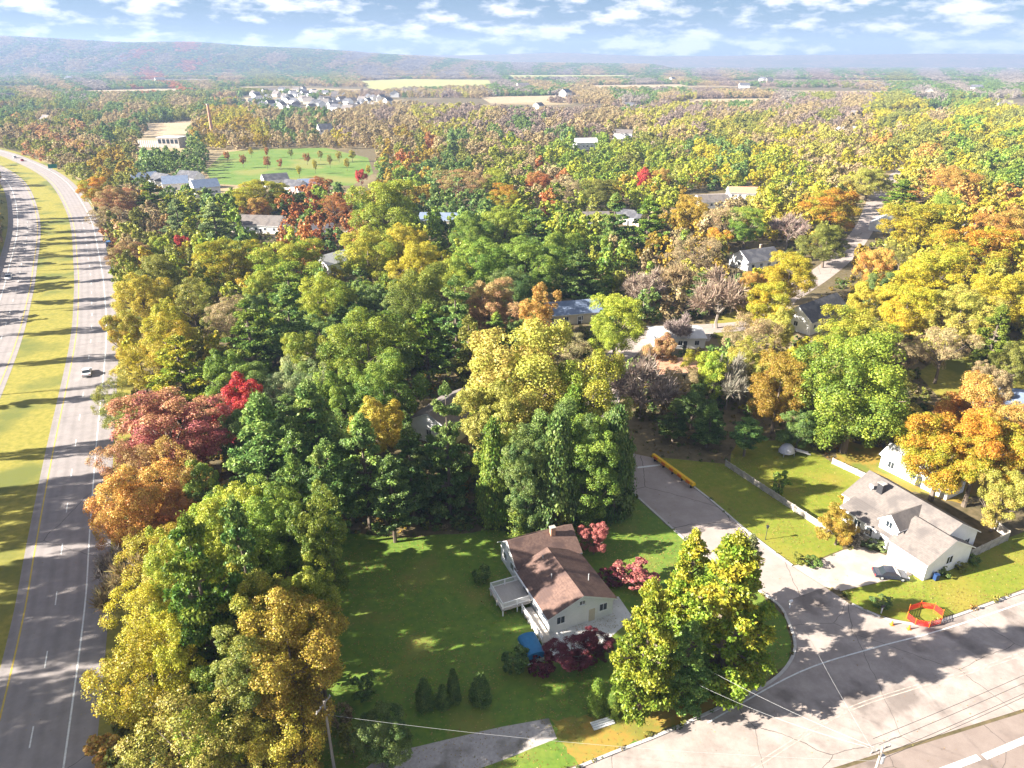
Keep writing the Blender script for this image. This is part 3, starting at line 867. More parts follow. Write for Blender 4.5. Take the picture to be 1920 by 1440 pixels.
# far estate of white houses, and scattered far houses: built once, copied
def proto_house(L, W, h, rise, wall, roof):
    r = bpy.data.objects.new("estate_house", None)
    parts = []
    tmp = empty("tmp", (0, 0, 0))
    gable_block(tmp, -L / 2, L / 2, -W / 2, W / 2, h, rise, 'x', wall, roof, 0.5)
    for i in range(3):
        MB().box((-L / 2 + (i + 0.5) * L / 3, -W / 2 - 0.03, h * 0.65), (1.6, 0.12, 1.6)).build("window", M_glass, tmp)
    return tmp
def copy_tree(o, parent=None):
    c = o.copy(); col.objects.link(c); c.parent = parent
    for ch in o.children: copy_tree(ch, c)
    return c
def drop_tree(o):
    for ch in list(o.children): drop_tree(ch)
    bpy.data.objects.remove(o)
protos = [proto_house(15, 10, 5, 4.5, M_white, M_roofgrey), proto_house(13, 10, 5.5, 4.5, M_white, M_roofdark), proto_house(17, 11, 5, 4.5, M_cream, M_roofgrey), proto_house(14, 11, 5.5, 4, M_white, M_roofdark)]
rng = random.Random(5)
est = []
estate_poly = [(455, 202), (470, 178), (540, 168), (600, 172), (660, 184), (740, 188), (735, 204), (650, 212), (560, 210)]
for i in range(900):
    x, y = rng.uniform(450, 745), rng.uniform(164, 212)
    if not inside((x, y), estate_poly): continue
    q = at(x, y)
    if any((q.x - e.x) ** 2 + (q.y - e.y) ** 2 < 24 ** 2 for e in est): continue
    est.append(q)
    if len(est) >= 75: break
for q in est:
    c = copy_tree(rng.choice(protos)); c.name = "estate_house"; c.location = q; c.rotation_euler = (0, 0, rng.uniform(0, 6.28))
    tag(c, "small white house packed in the far hillside estate", "house", "white houses of the far estate")
for q in est: CLEAR.append([(q.x - 15, q.y - 85), (q.x + 15, q.y - 85), (q.x + 15, q.y + 9), (q.x - 15, q.y + 9)])
far_spots = [(20, 188), (90, 232), (610, 252), (740, 182), (1060, 180), (1180, 205), (1395, 165), (1430, 152), (1440, 152), (1740, 178), (1260, 152), (980, 165), (130, 150), (300, 152), (1600, 222), (1880, 205), (1830, 170), (700, 205), (1010, 205)]
for i, (x, y) in enumerate(far_spots):
    q = at(x, y)
    c = copy_tree(rng.choice(protos)); c.name = "distant_house"; c.location = q; c.rotation_euler = (0, 0, rng.uniform(0, 6.28))
    if y < 190: c.scale = (1.8, 1.6, 1.3)
    rank = sorted(far_spots).index((x, y)) + 1
    tag(c, "lone pale house in the far woods, number %s counted from the left" % ("one two three four five six seven eight nine ten eleven twelve thirteen fourteen fifteen sixteen seventeen eighteen nineteen".split()[rank - 1]), "house", "lone houses in the far woods")
    CLEAR.append([(q.x - 22, q.y - 60), (q.x + 22, q.y - 60), (q.x + 22, q.y + 16), (q.x - 22, q.y + 16)])
for pr in protos: drop_tree(pr)

# ------------------------------------------------------------------ tree meshes (unit size, shared by all trees of a kind)
def leaf_mesh(name, pos, nrm, size, clump, rnd, aspect, rng, mat=None, along=None):
    """one quad per leaf spray; pos, nrm (n,3); size (n,)"""
    n = len(pos)
    nrm = nrm / (np.linalg.norm(nrm, axis=1, keepdims=True) + 1e-9)
    ref = rng.normal(size=(n, 3)) if along is None else along
    a = np.cross(nrm, ref); a /= (np.linalg.norm(a, axis=1, keepdims=True) + 1e-9)
    b = np.cross(nrm, a)
    s = size[:, None] * 0.5
    al, bl = a * s / math.sqrt(aspect), b * s * math.sqrt(aspect)
    bend = nrm * s * 0.35
    # kite: tip, side, base, side, slightly cupped
    v = np.stack([pos + bl - bend, pos + al, pos - bl * 0.8 - bend, pos - al], axis=1).reshape(-1, 3)
    f = np.arange(n * 4).reshape(n, 4)
    me = bpy.data.meshes.new(name)
    me.vertices.add(n * 4); me.vertices.foreach_set("co", v.astype(np.float32).ravel())
    me.loops.add(n * 4); me.loops.foreach_set("vertex_index", f.astype(np.int32).ravel())
    me.polygons.add(n); me.polygons.foreach_set("loop_start", (np.arange(n) * 4).astype(np.int32))
    me.update(calc_edges=True)
    for nm, val in (("clump", clump), ("rnd", rnd)):
        at_ = me.attributes.new(nm, 'FLOAT', 'FACE')
        at_.data.foreach_set("value", val.astype(np.float32))
    me.materials.append(mat or M_leaf)
    return me


def unit(v): return v / (np.linalg.norm(v, axis=1, keepdims=True) + 1e-9)


def broad_crown(seed, n=11000, lobes=9, per=12, size=(0.05, 0.09), spread=0.56, flat=1.0, gap=0.0, zr=1.0):
    """billowy deciduous crown, radius about 1: lobes > clumps > leaf sprays"""
    r = np.random.default_rng(seed)
    lc, lr = [], []
    for i in range(lobes):
        for _ in range(40):
            d = r.normal(size=3); d /= np.linalg.norm(d)
            d[2] = d[2] * 0.85 + 0.12
            c = d * r.uniform(0.42, spread + 0.24)
            if all(np.linalg.norm(c - q) > 0.36 for q in lc): break
        lc.append(c); lr.append(r.uniform(0.2, 0.37))
    lc = [c * np.array([1, 1, zr]) for c in lc]
    for k in range(2 if zr < 1.5 else 4):
        lc.append(np.array([r.uniform(-.1, .1), r.uniform(-.1, .1), zr * (0.25 - 0.5 * k / (1 if zr < 1.5 else 3) * (1 if zr < 1.5 else 1.6))])); lr.append(0.48)
    P, Nn, S, C = [], [], [], []
    tot = len(lc) * per
    for c, R in zip(lc, lr):
        shift = r.uniform(-0.2, 0.2)
        for k in range(per):
            d = r.normal(size=3); d += c * np.array([1.1, 1.1, 1.1 / zr ** 2]); d[2] += 0.2; d /= np.linalg.norm(d)
            cc = c + d * R * r.uniform(0.75, 1.08)
            cr = r.uniform(0.08, 0.2)
            m = int(n / tot * (cr / 0.145) ** 2 * r.uniform(0.6, 1.3) * (0 if r.random() < gap else 1))
            if m < 2: continue
            e = unit(r.normal(size=(m, 3)) + d * 0.75 + np.array([0, 0, 0.35]))
            rad = cr * (0.55 + 0.5 * r.random((m, 1)))
            P.append(cc + e * rad * np.array([1.1, 1.1, 0.8])); Nn.append(e * 0.8 + r.normal(size=(m, 3)) * 0.5 + np.array([0, 0, 0.25]))
            S.append(r.uniform(size[0], size[1], m))
            C.append(np.clip(np.full(m, np.clip(0.5 + shift + r.normal() * 0.18 + 0.18 * cc[2] / zr, 0, 1)) + r.normal(size=m) * 0.08, 0, 1))
    P, Nn, S, C = np.concatenate(P), np.concatenate(Nn), np.concatenate(S), np.concatenate(C)
    P[:, 2] *= flat
    ext = np.percentile(np.hypot(P[:, 0], P[:, 1]), 97)
    P[:, :2] /= ext
    z0, z1 = np.percentile(P[:, 2], 1), np.percentile(P[:, 2], 99)
    P[:, 2] = ((P[:, 2] - z0) / (z1 - z0) * 2 - 1) * zr
    return leaf_mesh("crown", P, Nn, S, C, r.random(len(P)), 1.25, r)


PINE_Z, SPIN_Z = 3.2, 3.6      # height in crown radii, so that needles keep their shape


def pine_crown(seed, n=11000, whorls=13, power=0.75, droop=0.0, size=(0.06, 0.12), bare=0.18, ragged=0.55):
    """white pine: open whorls of level boughs with tufts of needles; z 0..1, radius 1"""
    r = np.random.default_rng(seed)
    P, Nn, S, C, A = [], [], [], [], []
    seg = []
    for w in range(whorls):
        t = min(0.97, bare + (1 - bare) * (w + 0.9 * r.random()) / whorls)
        prof = ((1 - t) / (1 - bare)) ** power * (0.55 + 0.45 * min(1, (t - bare) / 0.18 + 0.35))
        nb = r.integers(3, 6)
        a0 = r.uniform(0, 6.28)
        for b in range(nb):
            ang = a0 + b * 6.283 / nb + r.normal() * 0.45
            L = max(0.08, prof * r.uniform(1 - ragged, 1.08))
            up = r.uniform(0.0, 0.13) - droop; t = min(0.97, t + r.normal() * 0.012)
            cl = np.clip(0.45 + r.normal() * 0.2 + (t - 0.5) * 0.3, 0, 1)
            seg.append((t, ang, L, up))
            k = max(3, int(L * 9))
            for j in range(k):
                u = (0.3 + 0.7 * (j + r.random()) / k)
                side = r.normal() * 0.16 * L * (1.25 - u) * 2.0
                cx = np.array([math.cos(ang) * L * u - math.sin(ang) * side, math.sin(ang) * L * u + math.cos(ang) * side, t + up * u * L + r.normal() * 0.006])
                m = int(n / (whorls * 5 * 5.5) * r.uniform(0.6, 1.4))
                e = unit(r.normal(size=(m, 3)) + np.array([math.cos(ang) * 0.4, math.sin(ang) * 0.4, 0.5]))
                P.append(cx + e * np.array([0.15, 0.15, 0.026]) * (0.35 + 0.65 * r.random((m, 1))))
                Nn.append(np.array([0, 0, 0.8]) + r.normal(size=(m, 3)) * 0.6)
                A.append(e + r.normal(size=(m, 3)) * 0.3)
                S.append(r.uniform(size[0], size[1], m)); C.append(np.full(m, cl) + r.normal(size=m) * 0.1)
    m = int(n * 0.03)
    e = r.normal(size=(m, 3)) * np.array([0.05, 0.05, 0.02]) + np.array([0, 0, 0.985])
    P.append(e); Nn.append(r.normal(size=(m, 3))); A.append(r.normal(size=(m, 3))); S.append(np.full(m, size[0])); C.append(np.full(m, 0.6))
    P, Nn, S, C, A = map(np.concatenate, (P, Nn, S, C, A))
    P[:, 2] = np.clip(P[:, 2], 0.02, 1.05)
    P[:, 2] *= PINE_Z
    return leaf_mesh("crown", P, Nn, S, np.clip(C, 0, 1), r.random(len(P)), 1.9, r, along=A), seg


def spindle_crown(seed, n=7000, size=(0.08, 0.15), fat=0.35, pointed=1.3):
    """dense upright conifer (arborvitae, spruce): flame-shaped sprays; z 0..1, radius 1"""
    r = np.random.default_rng(seed)
    k = 150
    P, Nn, S, C, A = [], [], [], [], []
    for i in range(k):
        t = r.random() ** 0.9
        ang = r.uniform(0, 6.283)
        prof = min(1, (t / 0.14 + 0.35)) * (1 - t ** pointed) ** 0.75
        rad = max(0.03, prof * r.uniform(0.72, 1.03))
        c = np.array([math.cos(ang) * rad, math.sin(ang) * rad, t * 0.95])
        m = int(n / k * r.uniform(0.6, 1.4))
        e = r.normal(size=(m, 3)) * np.array([0.13, 0.13, 0.035])
        P.append(c + e); Nn.append(np.array([math.cos(ang), math.sin(ang), 0.35]) + r.normal(size=(m, 3)) * 0.5)
        A.append(np.array([0.0, 0.0, 1.0]) + r.normal(size=(m, 3)) * 0.4)
        S.append(r.uniform(size[0], size[1], m)); C.append(np.full(m, np.clip(0.5 + r.normal() * 0.22, 0, 1)))
    P, Nn, S, C, A = map(np.concatenate, (P, Nn, S, C, A))
    P[:, 2] = np.clip(P[:, 2], 0.0, 1.02)
    P[:, 2] *= SPIN_Z
    return leaf_mesh("crown", P, Nn, S, C, r.random(len(P)), 1.6, r, along=A)


def trunk_mesh(name, seed, mat, limbs=7, r0=0.045, kind="broad"):
    """tapered trunk, z 0..1, with limbs forking towards the crown (crown radius = 1 in x, y)"""
    r = random.Random(seed)
    m = MB()
    if kind == "broad":
        pts = [(0, 0, -0.03), (r.uniform(-.01, .01), r.uniform(-.01, .01), 0.3), (r.uniform(-.03, .03), r.uniform(-.03, .03), 0.7), (0, 0, 1.1)]
        m.tube(pts, [r0 * 1.5, r0, r0 * 0.8, r0 * 0.3], 8)
        for k in range(limbs):
            a = k * 6.283 / limbs + r.uniform(-.4, .4)
            z = r.uniform(0.35, 0.75)
            e = r.uniform(0.4, 0.75)
            p1 = (math.cos(a) * e * 0.45, math.sin(a) * e * 0.45, z + 0.17)
            p2 = (math.cos(a) * e, math.sin(a) * e, z + r.uniform(0.3, 0.55))
            m.tube([(0, 0, z), p1, p2], [r0 * 0.6, r0 * 0.42, r0 * 0.12], 6)
            for s in (-1, 1):
                p3 = (math.cos(a + s * 0.5) * e * 0.95, math.sin(a + s * 0.5) * e * 0.95, p1[2] + r.uniform(0.1, 0.3))
                m.tube([p1, p3], [r0 * 0.3, r0 * 0.08], 5)
    return m


def pine_trunk(seg, r0=0.05):
    m = MB().tube([(0, 0, -0.01), (0, 0, 0.35), (0, 0, 0.7), (0, 0, 0.99)], [r0 * 1.35, r0, r0 * 0.65, r0 * 0.12], 8)
    for t, ang, L, up in seg:
        m.tube([(0, 0, t), (math.cos(ang) * L * 0.85, math.sin(ang) * L * 0.85, t + up * 0.85 * L)], [r0 * 0.3, r0 * 0.08], 4, False)
    return m


def bare_tree(seed, twigs=4200):
    """leafless tree: trunk mesh plus a mesh of fine twigs (leaf material tinted); z 0..1, radius 1"""
    r = np.random.default_rng(seed)
    m = MB()
    tips = []
    def grow(p, d, L, rad, depth):
        q = p + d * L
        m.tube([p, (p + q) / 2 + r.normal(size=3) * L * 0.04, q], [rad, rad * 0.8, rad * 0.6], 5 if depth < 2 else 3, False)
        tips.append((q, d, depth, L))
        if depth >= 5: return
        if depth in (0, 1): grow(q, d + r.normal(size=3) * 0.1, L * 0.8, rad * 0.75, depth + 1)
        for k in range(2 + (2 if depth < 2 else 0)):
            nd = d + r.normal(size=3) * np.array([0.6, 0.6, 0.35]); nd[2] = abs(nd[2]) * 0.7 + 0.1
            nd /= np.linalg.norm(nd)
            grow(q, nd, L * r.uniform(0.62, 0.85), rad * 0.55, depth + 1)
    grow(np.array([0, 0, -0.02]), np.array([0, 0, 1.0]), 0.22, 0.028, 0)
    ends = [t for t in tips if t[2] >= 3]
    V, F = [], []
    per = max(3, twigs // len(ends))
    cl, rn = [], []
    for q, d, dep, L in ends:
        for k in range(per):
            nd = d * 0.7 + r.normal(size=3) * 0.6; nd[2] += 0.3; nd /= np.linalg.norm(nd)
            s = q - d * L * r.random() * 0.8
            e = s + nd * r.uniform(0.05, 0.16)
            w = np.cross(nd, r.normal(size=3)); w *= 0.0055 / np.linalg.norm(w)
            n0 = len(V)
            V += [s - w, s + w, e + w * 0.5, e - w * 0.5]; F.append((n0, n0 + 1, n0 + 2, n0 + 3)); cl.append(r.random()); rn.append(r.random())
    me = bpy.data.meshes.new("crown")
    V = np.array(V)
    ex = np.percentile(np.hypot(V[:, 0], V[:, 1]), 96); top = V[:, 2].max()
    me.from_pydata([tuple((v[0] / ex, v[1] / ex, v[2] / top)) for v in V], [], F)
    for nm, val in (("clump", cl), ("rnd", rn)):
        a = me.attributes.new(nm, 'FLOAT', 'FACE'); a.data.foreach_set("value", np.array(val, np.float32))
    me.materials.append(M_leaf)
    m.v = [(v[0] / ex, v[1] / ex, v[2] / top) for v in m.v]
    return me, m


BROAD = [broad_crown(11 + i, 40000, lobes=10 + i % 4, per=12, size=(0.022, 0.046)) for i in range(7)]
OPEN = [broad_crown(41 + i, 23000, lobes=12, per=12, size=(0.02, 0.041), gap=0.3) for i in range(3)]     # thinning autumn crowns
TALL = [broad_crown(61 + i, 48000, lobes=26, per=11, spread=0.62, size=(0.026, 0.053), zr=1.9) for i in range(3)]
HUGE = [broad_crown(65 + i, 56000, lobes=18, per=14, spread=0.62, size=(0.019, 0.041), zr=1.15) for i in range(2)]   # finer leaves for the widest crowns
BTRUNK = [trunk_mesh("trunk", i, M_bark).mesh("trunk", M_bark) for i in range(5)]
PINE, PTRUNK = [], []
for i in range(4):
    c_, s_ = pine_crown(71 + i, 29000, size=(0.04, 0.083), whorls=11 + i, power=(0.55, 0.45, 0.7, 0.6)[i], bare=(0.1, 0.3, 0.15, 0.2)[i])
    PINE.append(c_); PTRUNK.append(pine_trunk(s_).mesh("trunk", M_bark))
DPINE, DTRUNK = [], []
for i in range(3):
    c_, s_ = pine_crown(171 + i, 42000, whorls=19 + i, power=(0.62, 0.7, 0.55)[i], bare=0.06, ragged=0.38, size=(0.037, 0.076))
    DPINE.append(c_); DTRUNK.append(pine_trunk(s_).mesh("trunk", M_bark))
SPIN = [spindle_crown(81 + i, 16000, size=(0.06, 0.115)) for i in range(3)]
STRUNK = MB().tube([(0, 0, -0.01), (0, 0, 0.9)], [0.12, 0.03], 7).mesh("trunk", M_bark)
BARE = []
for i in range(3):
    c_, m_ = bare_tree(91 + i)
    BARE.append((c_, m_.mesh("trunk", M_palebark)))
SHRUB = [broad_crown(101 + i, 2600, lobes=6, per=8, size=(0.09, 0.17)) for i in range(4)]

PAL = {   # (main tint, second tint, word)
    'yellow': ((0.48, 0.385, 0.03), (0.42, 0.40, 0.037), 'bright yellow'),
    'pale': ((0.45, 0.385, 0.085), (0.40, 0.385, 0.065), 'pale yellow'),
    'gold': ((0.50, 0.36, 0.04), (0.46, 0.41, 0.05), 'golden'),
    'ygreen': ((0.25, 0.32, 0.035), (0.40, 0.41, 0.045), 'yellow-green'),
    'lime': ((0.15, 0.22, 0.03), (0.27, 0.32, 0.04), 'lime green'),
    'green': ((0.14, 0.235, 0.033), (0.29, 0.37, 0.05), 'leaf green'),
    'deep': ((0.10, 0.175, 0.045), (0.21, 0.285, 0.065), 'dark green'),
    'pine': ((0.13, 0.235, 0.06), (0.28, 0.385, 0.08), 'blue-green'),
    'ypine': ((0.240, 0.324, 0.030), (0.497, 0.454, 0.038), 'yellowing'),
    'ochre': ((0.34, 0.23, 0.03), (0.42, 0.31, 0.045), 'ochre brown'),
    'orange': ((0.50, 0.25, 0.06), (0.54, 0.36, 0.09), 'orange'),
    'oryel': ((0.356, 0.356, 0.032), (0.562, 0.259, 0.032), 'yellow and orange'),
    'salmon': ((0.497, 0.259, 0.130), (0.454, 0.324, 0.130), 'salmon'),
    'red': ((0.518, 0.038, 0.038), (0.540, 0.086, 0.054), 'scarlet'),
    'crimson': ((0.46, 0.13, 0.12), (0.54, 0.27, 0.14), 'dusky crimson'),
    'rust': ((0.389, 0.130, 0.043), (0.454, 0.216, 0.065), 'rust'),
    'tan': ((0.38, 0.28, 0.15), (0.41, 0.33, 0.16), 'tan'),
    'olive': ((0.20, 0.22, 0.04), (0.31, 0.31, 0.055), 'olive'),
    'pink': ((0.36, 0.27, 0.22), (0.32, 0.25, 0.19), 'pinkish bare'),
    'grey': ((0.30, 0.26, 0.22), (0.36, 0.31, 0.25), 'grey bare'),
    'sage': ((0.192, 0.264, 0.108), (0.292, 0.335, 0.130), 'sage green'),
    'plum': ((0.120, 0.022, 0.036), (0.192, 0.036, 0.048), 'dark plum'),
    'rose': ((0.454, 0.173, 0.151), (0.389, 0.130, 0.108), 'rose pink'),
}
KINDW = {'b': 'rounded tree', 'o': 'thinning tree', 't': 'tall full tree', 'p': 'pine', 'q': 'pine', 's': 'upright conifer', 'x': 'leafless tree', 'h': 'shrub'}
TREES = []
trng = random.Random(77)


def plant(kind, X, Y, a, H, c, label=None, name=None, cat=None, base=None, z=0.0):
    """a tree of crown radius a and height H standing at X, Y"""
    TREES.append(dict(kind=kind, X=X, Y=Y, a=a, H=H, c=c, label=label, name=name, cat=cat, base=base, z=z))


def tree_px(kind, x, y, w, c, H, label=None, base=None, name=None, cat=None):
    """crown centre seen at x, y, w pixels wide"""
    zc = H * {'b': 0.6, 'o': 0.6, 't': 0.55, 'p': 0.5, 'q': 0.48, 's': 0.5, 'x': 0.6, 'h': 0.5}[kind]
    p = at(x, y, zc)
    plant(kind, p.x, p.y, w / 2 * px(p)[2] / FOC, H, c, label, name, cat, base)


def make_tree(t, i):
    k, a, H = t['kind'], t['a'], t['H']
    r = random.Random(i * 31 + 7)
    nm = t['name'] or {'b': 'deciduous_tree', 'o': 'deciduous_tree', 't': 'deciduous_tree', 'p': 'pine_tree', 'q': 'pine_tree', 's': 'conifer_tree', 'x': 'bare_tree', 'h': 'shrub'}[k]
    root = empty(nm, (t['X'], t['Y'], t['z']), r.uniform(0, 6.283), t['label'], t['cat'] or ('shrub' if k == 'h' else 'tree'), "shrubs round the houses" if k == 'h' else "trees of the wooded neighbourhood")
    ay = a * r.uniform(0.9, 1.1)
    if k in 'bot':
        cb = (t['base'] if t['base'] is not None else ({'b': 0.2, 'o': 0.25, 't': 0.12}[k] + (0.14 if H > 2.9 * a and k != 't' else 0))) * H
        zc, b = (H + cb) / 2, (H - cb) / 2
        me, zr = (r.choice(HUGE), 1.15) if a > 6.0 and k != 'o' and b < a * 1.6 else ((r.choice(OPEN), 1.0) if k == 'o' else ((r.choice(TALL), 1.9) if b > a * 1.45 else (r.choice(BROAD), 1.0)))
        cr = bpy.data.objects.new("crown", me); cr.location = (0, 0, zc); cr.scale = (a, ay, b / zr)
        tr = bpy.data.objects.new("trunk", r.choice(BTRUNK)); tr.scale = (a, a, zc)
    elif k == 'q':
        j = r.randrange(3)
        cr = bpy.data.objects.new("crown", DPINE[j]); tr = bpy.data.objects.new("trunk", DTRUNK[j])
        cr.scale = (a, ay, H / PINE_Z); tr.scale = (a, ay, H)
    elif k == 'p':
        j = r.randrange(4)
        cr = bpy.data.objects.new("crown", PINE[j]); tr = bpy.data.objects.new("trunk", PTRUNK[j])
        cr.scale = (a, ay, H / PINE_Z); tr.scale = (a, ay, H)
    elif k == 's':
        cr = bpy.data.objects.new("crown", r.choice(SPIN)); tr = bpy.data.objects.new("trunk", STRUNK)
        cr.scale = (a, ay, H / SPIN_Z); tr.scale = (a, a, H)
    elif k == 'x':
        j = r.randrange(3)
        cr = bpy.data.objects.new("crown", BARE[j][0]); tr = bpy.data.objects.new("trunk", BARE[j][1])
        cr.scale = tr.scale = (a, ay, H)
    else:
        cr = bpy.data.objects.new("crown", r.choice(SHRUB)); cr.location = (0, 0, H * 0.52); cr.scale = (a, ay, H * 0.52)
        tr = bpy.data.objects.new("trunk", BTRUNK[0]); tr.scale = (a * 0.8, a * 0.8, H * 0.5)
        tr.name = "stem"
    link(cr, root); link(tr, root)
    t1, t2, _ = PAL[t['c']]
    f = r.uniform(0.85, 1.15)
    cr["tint"] = [x * f * r.uniform(0.93, 1.07) for x in t1]
    cr["tint2"] = [x * f * r.uniform(0.93, 1.07) for x in t2]
    return root


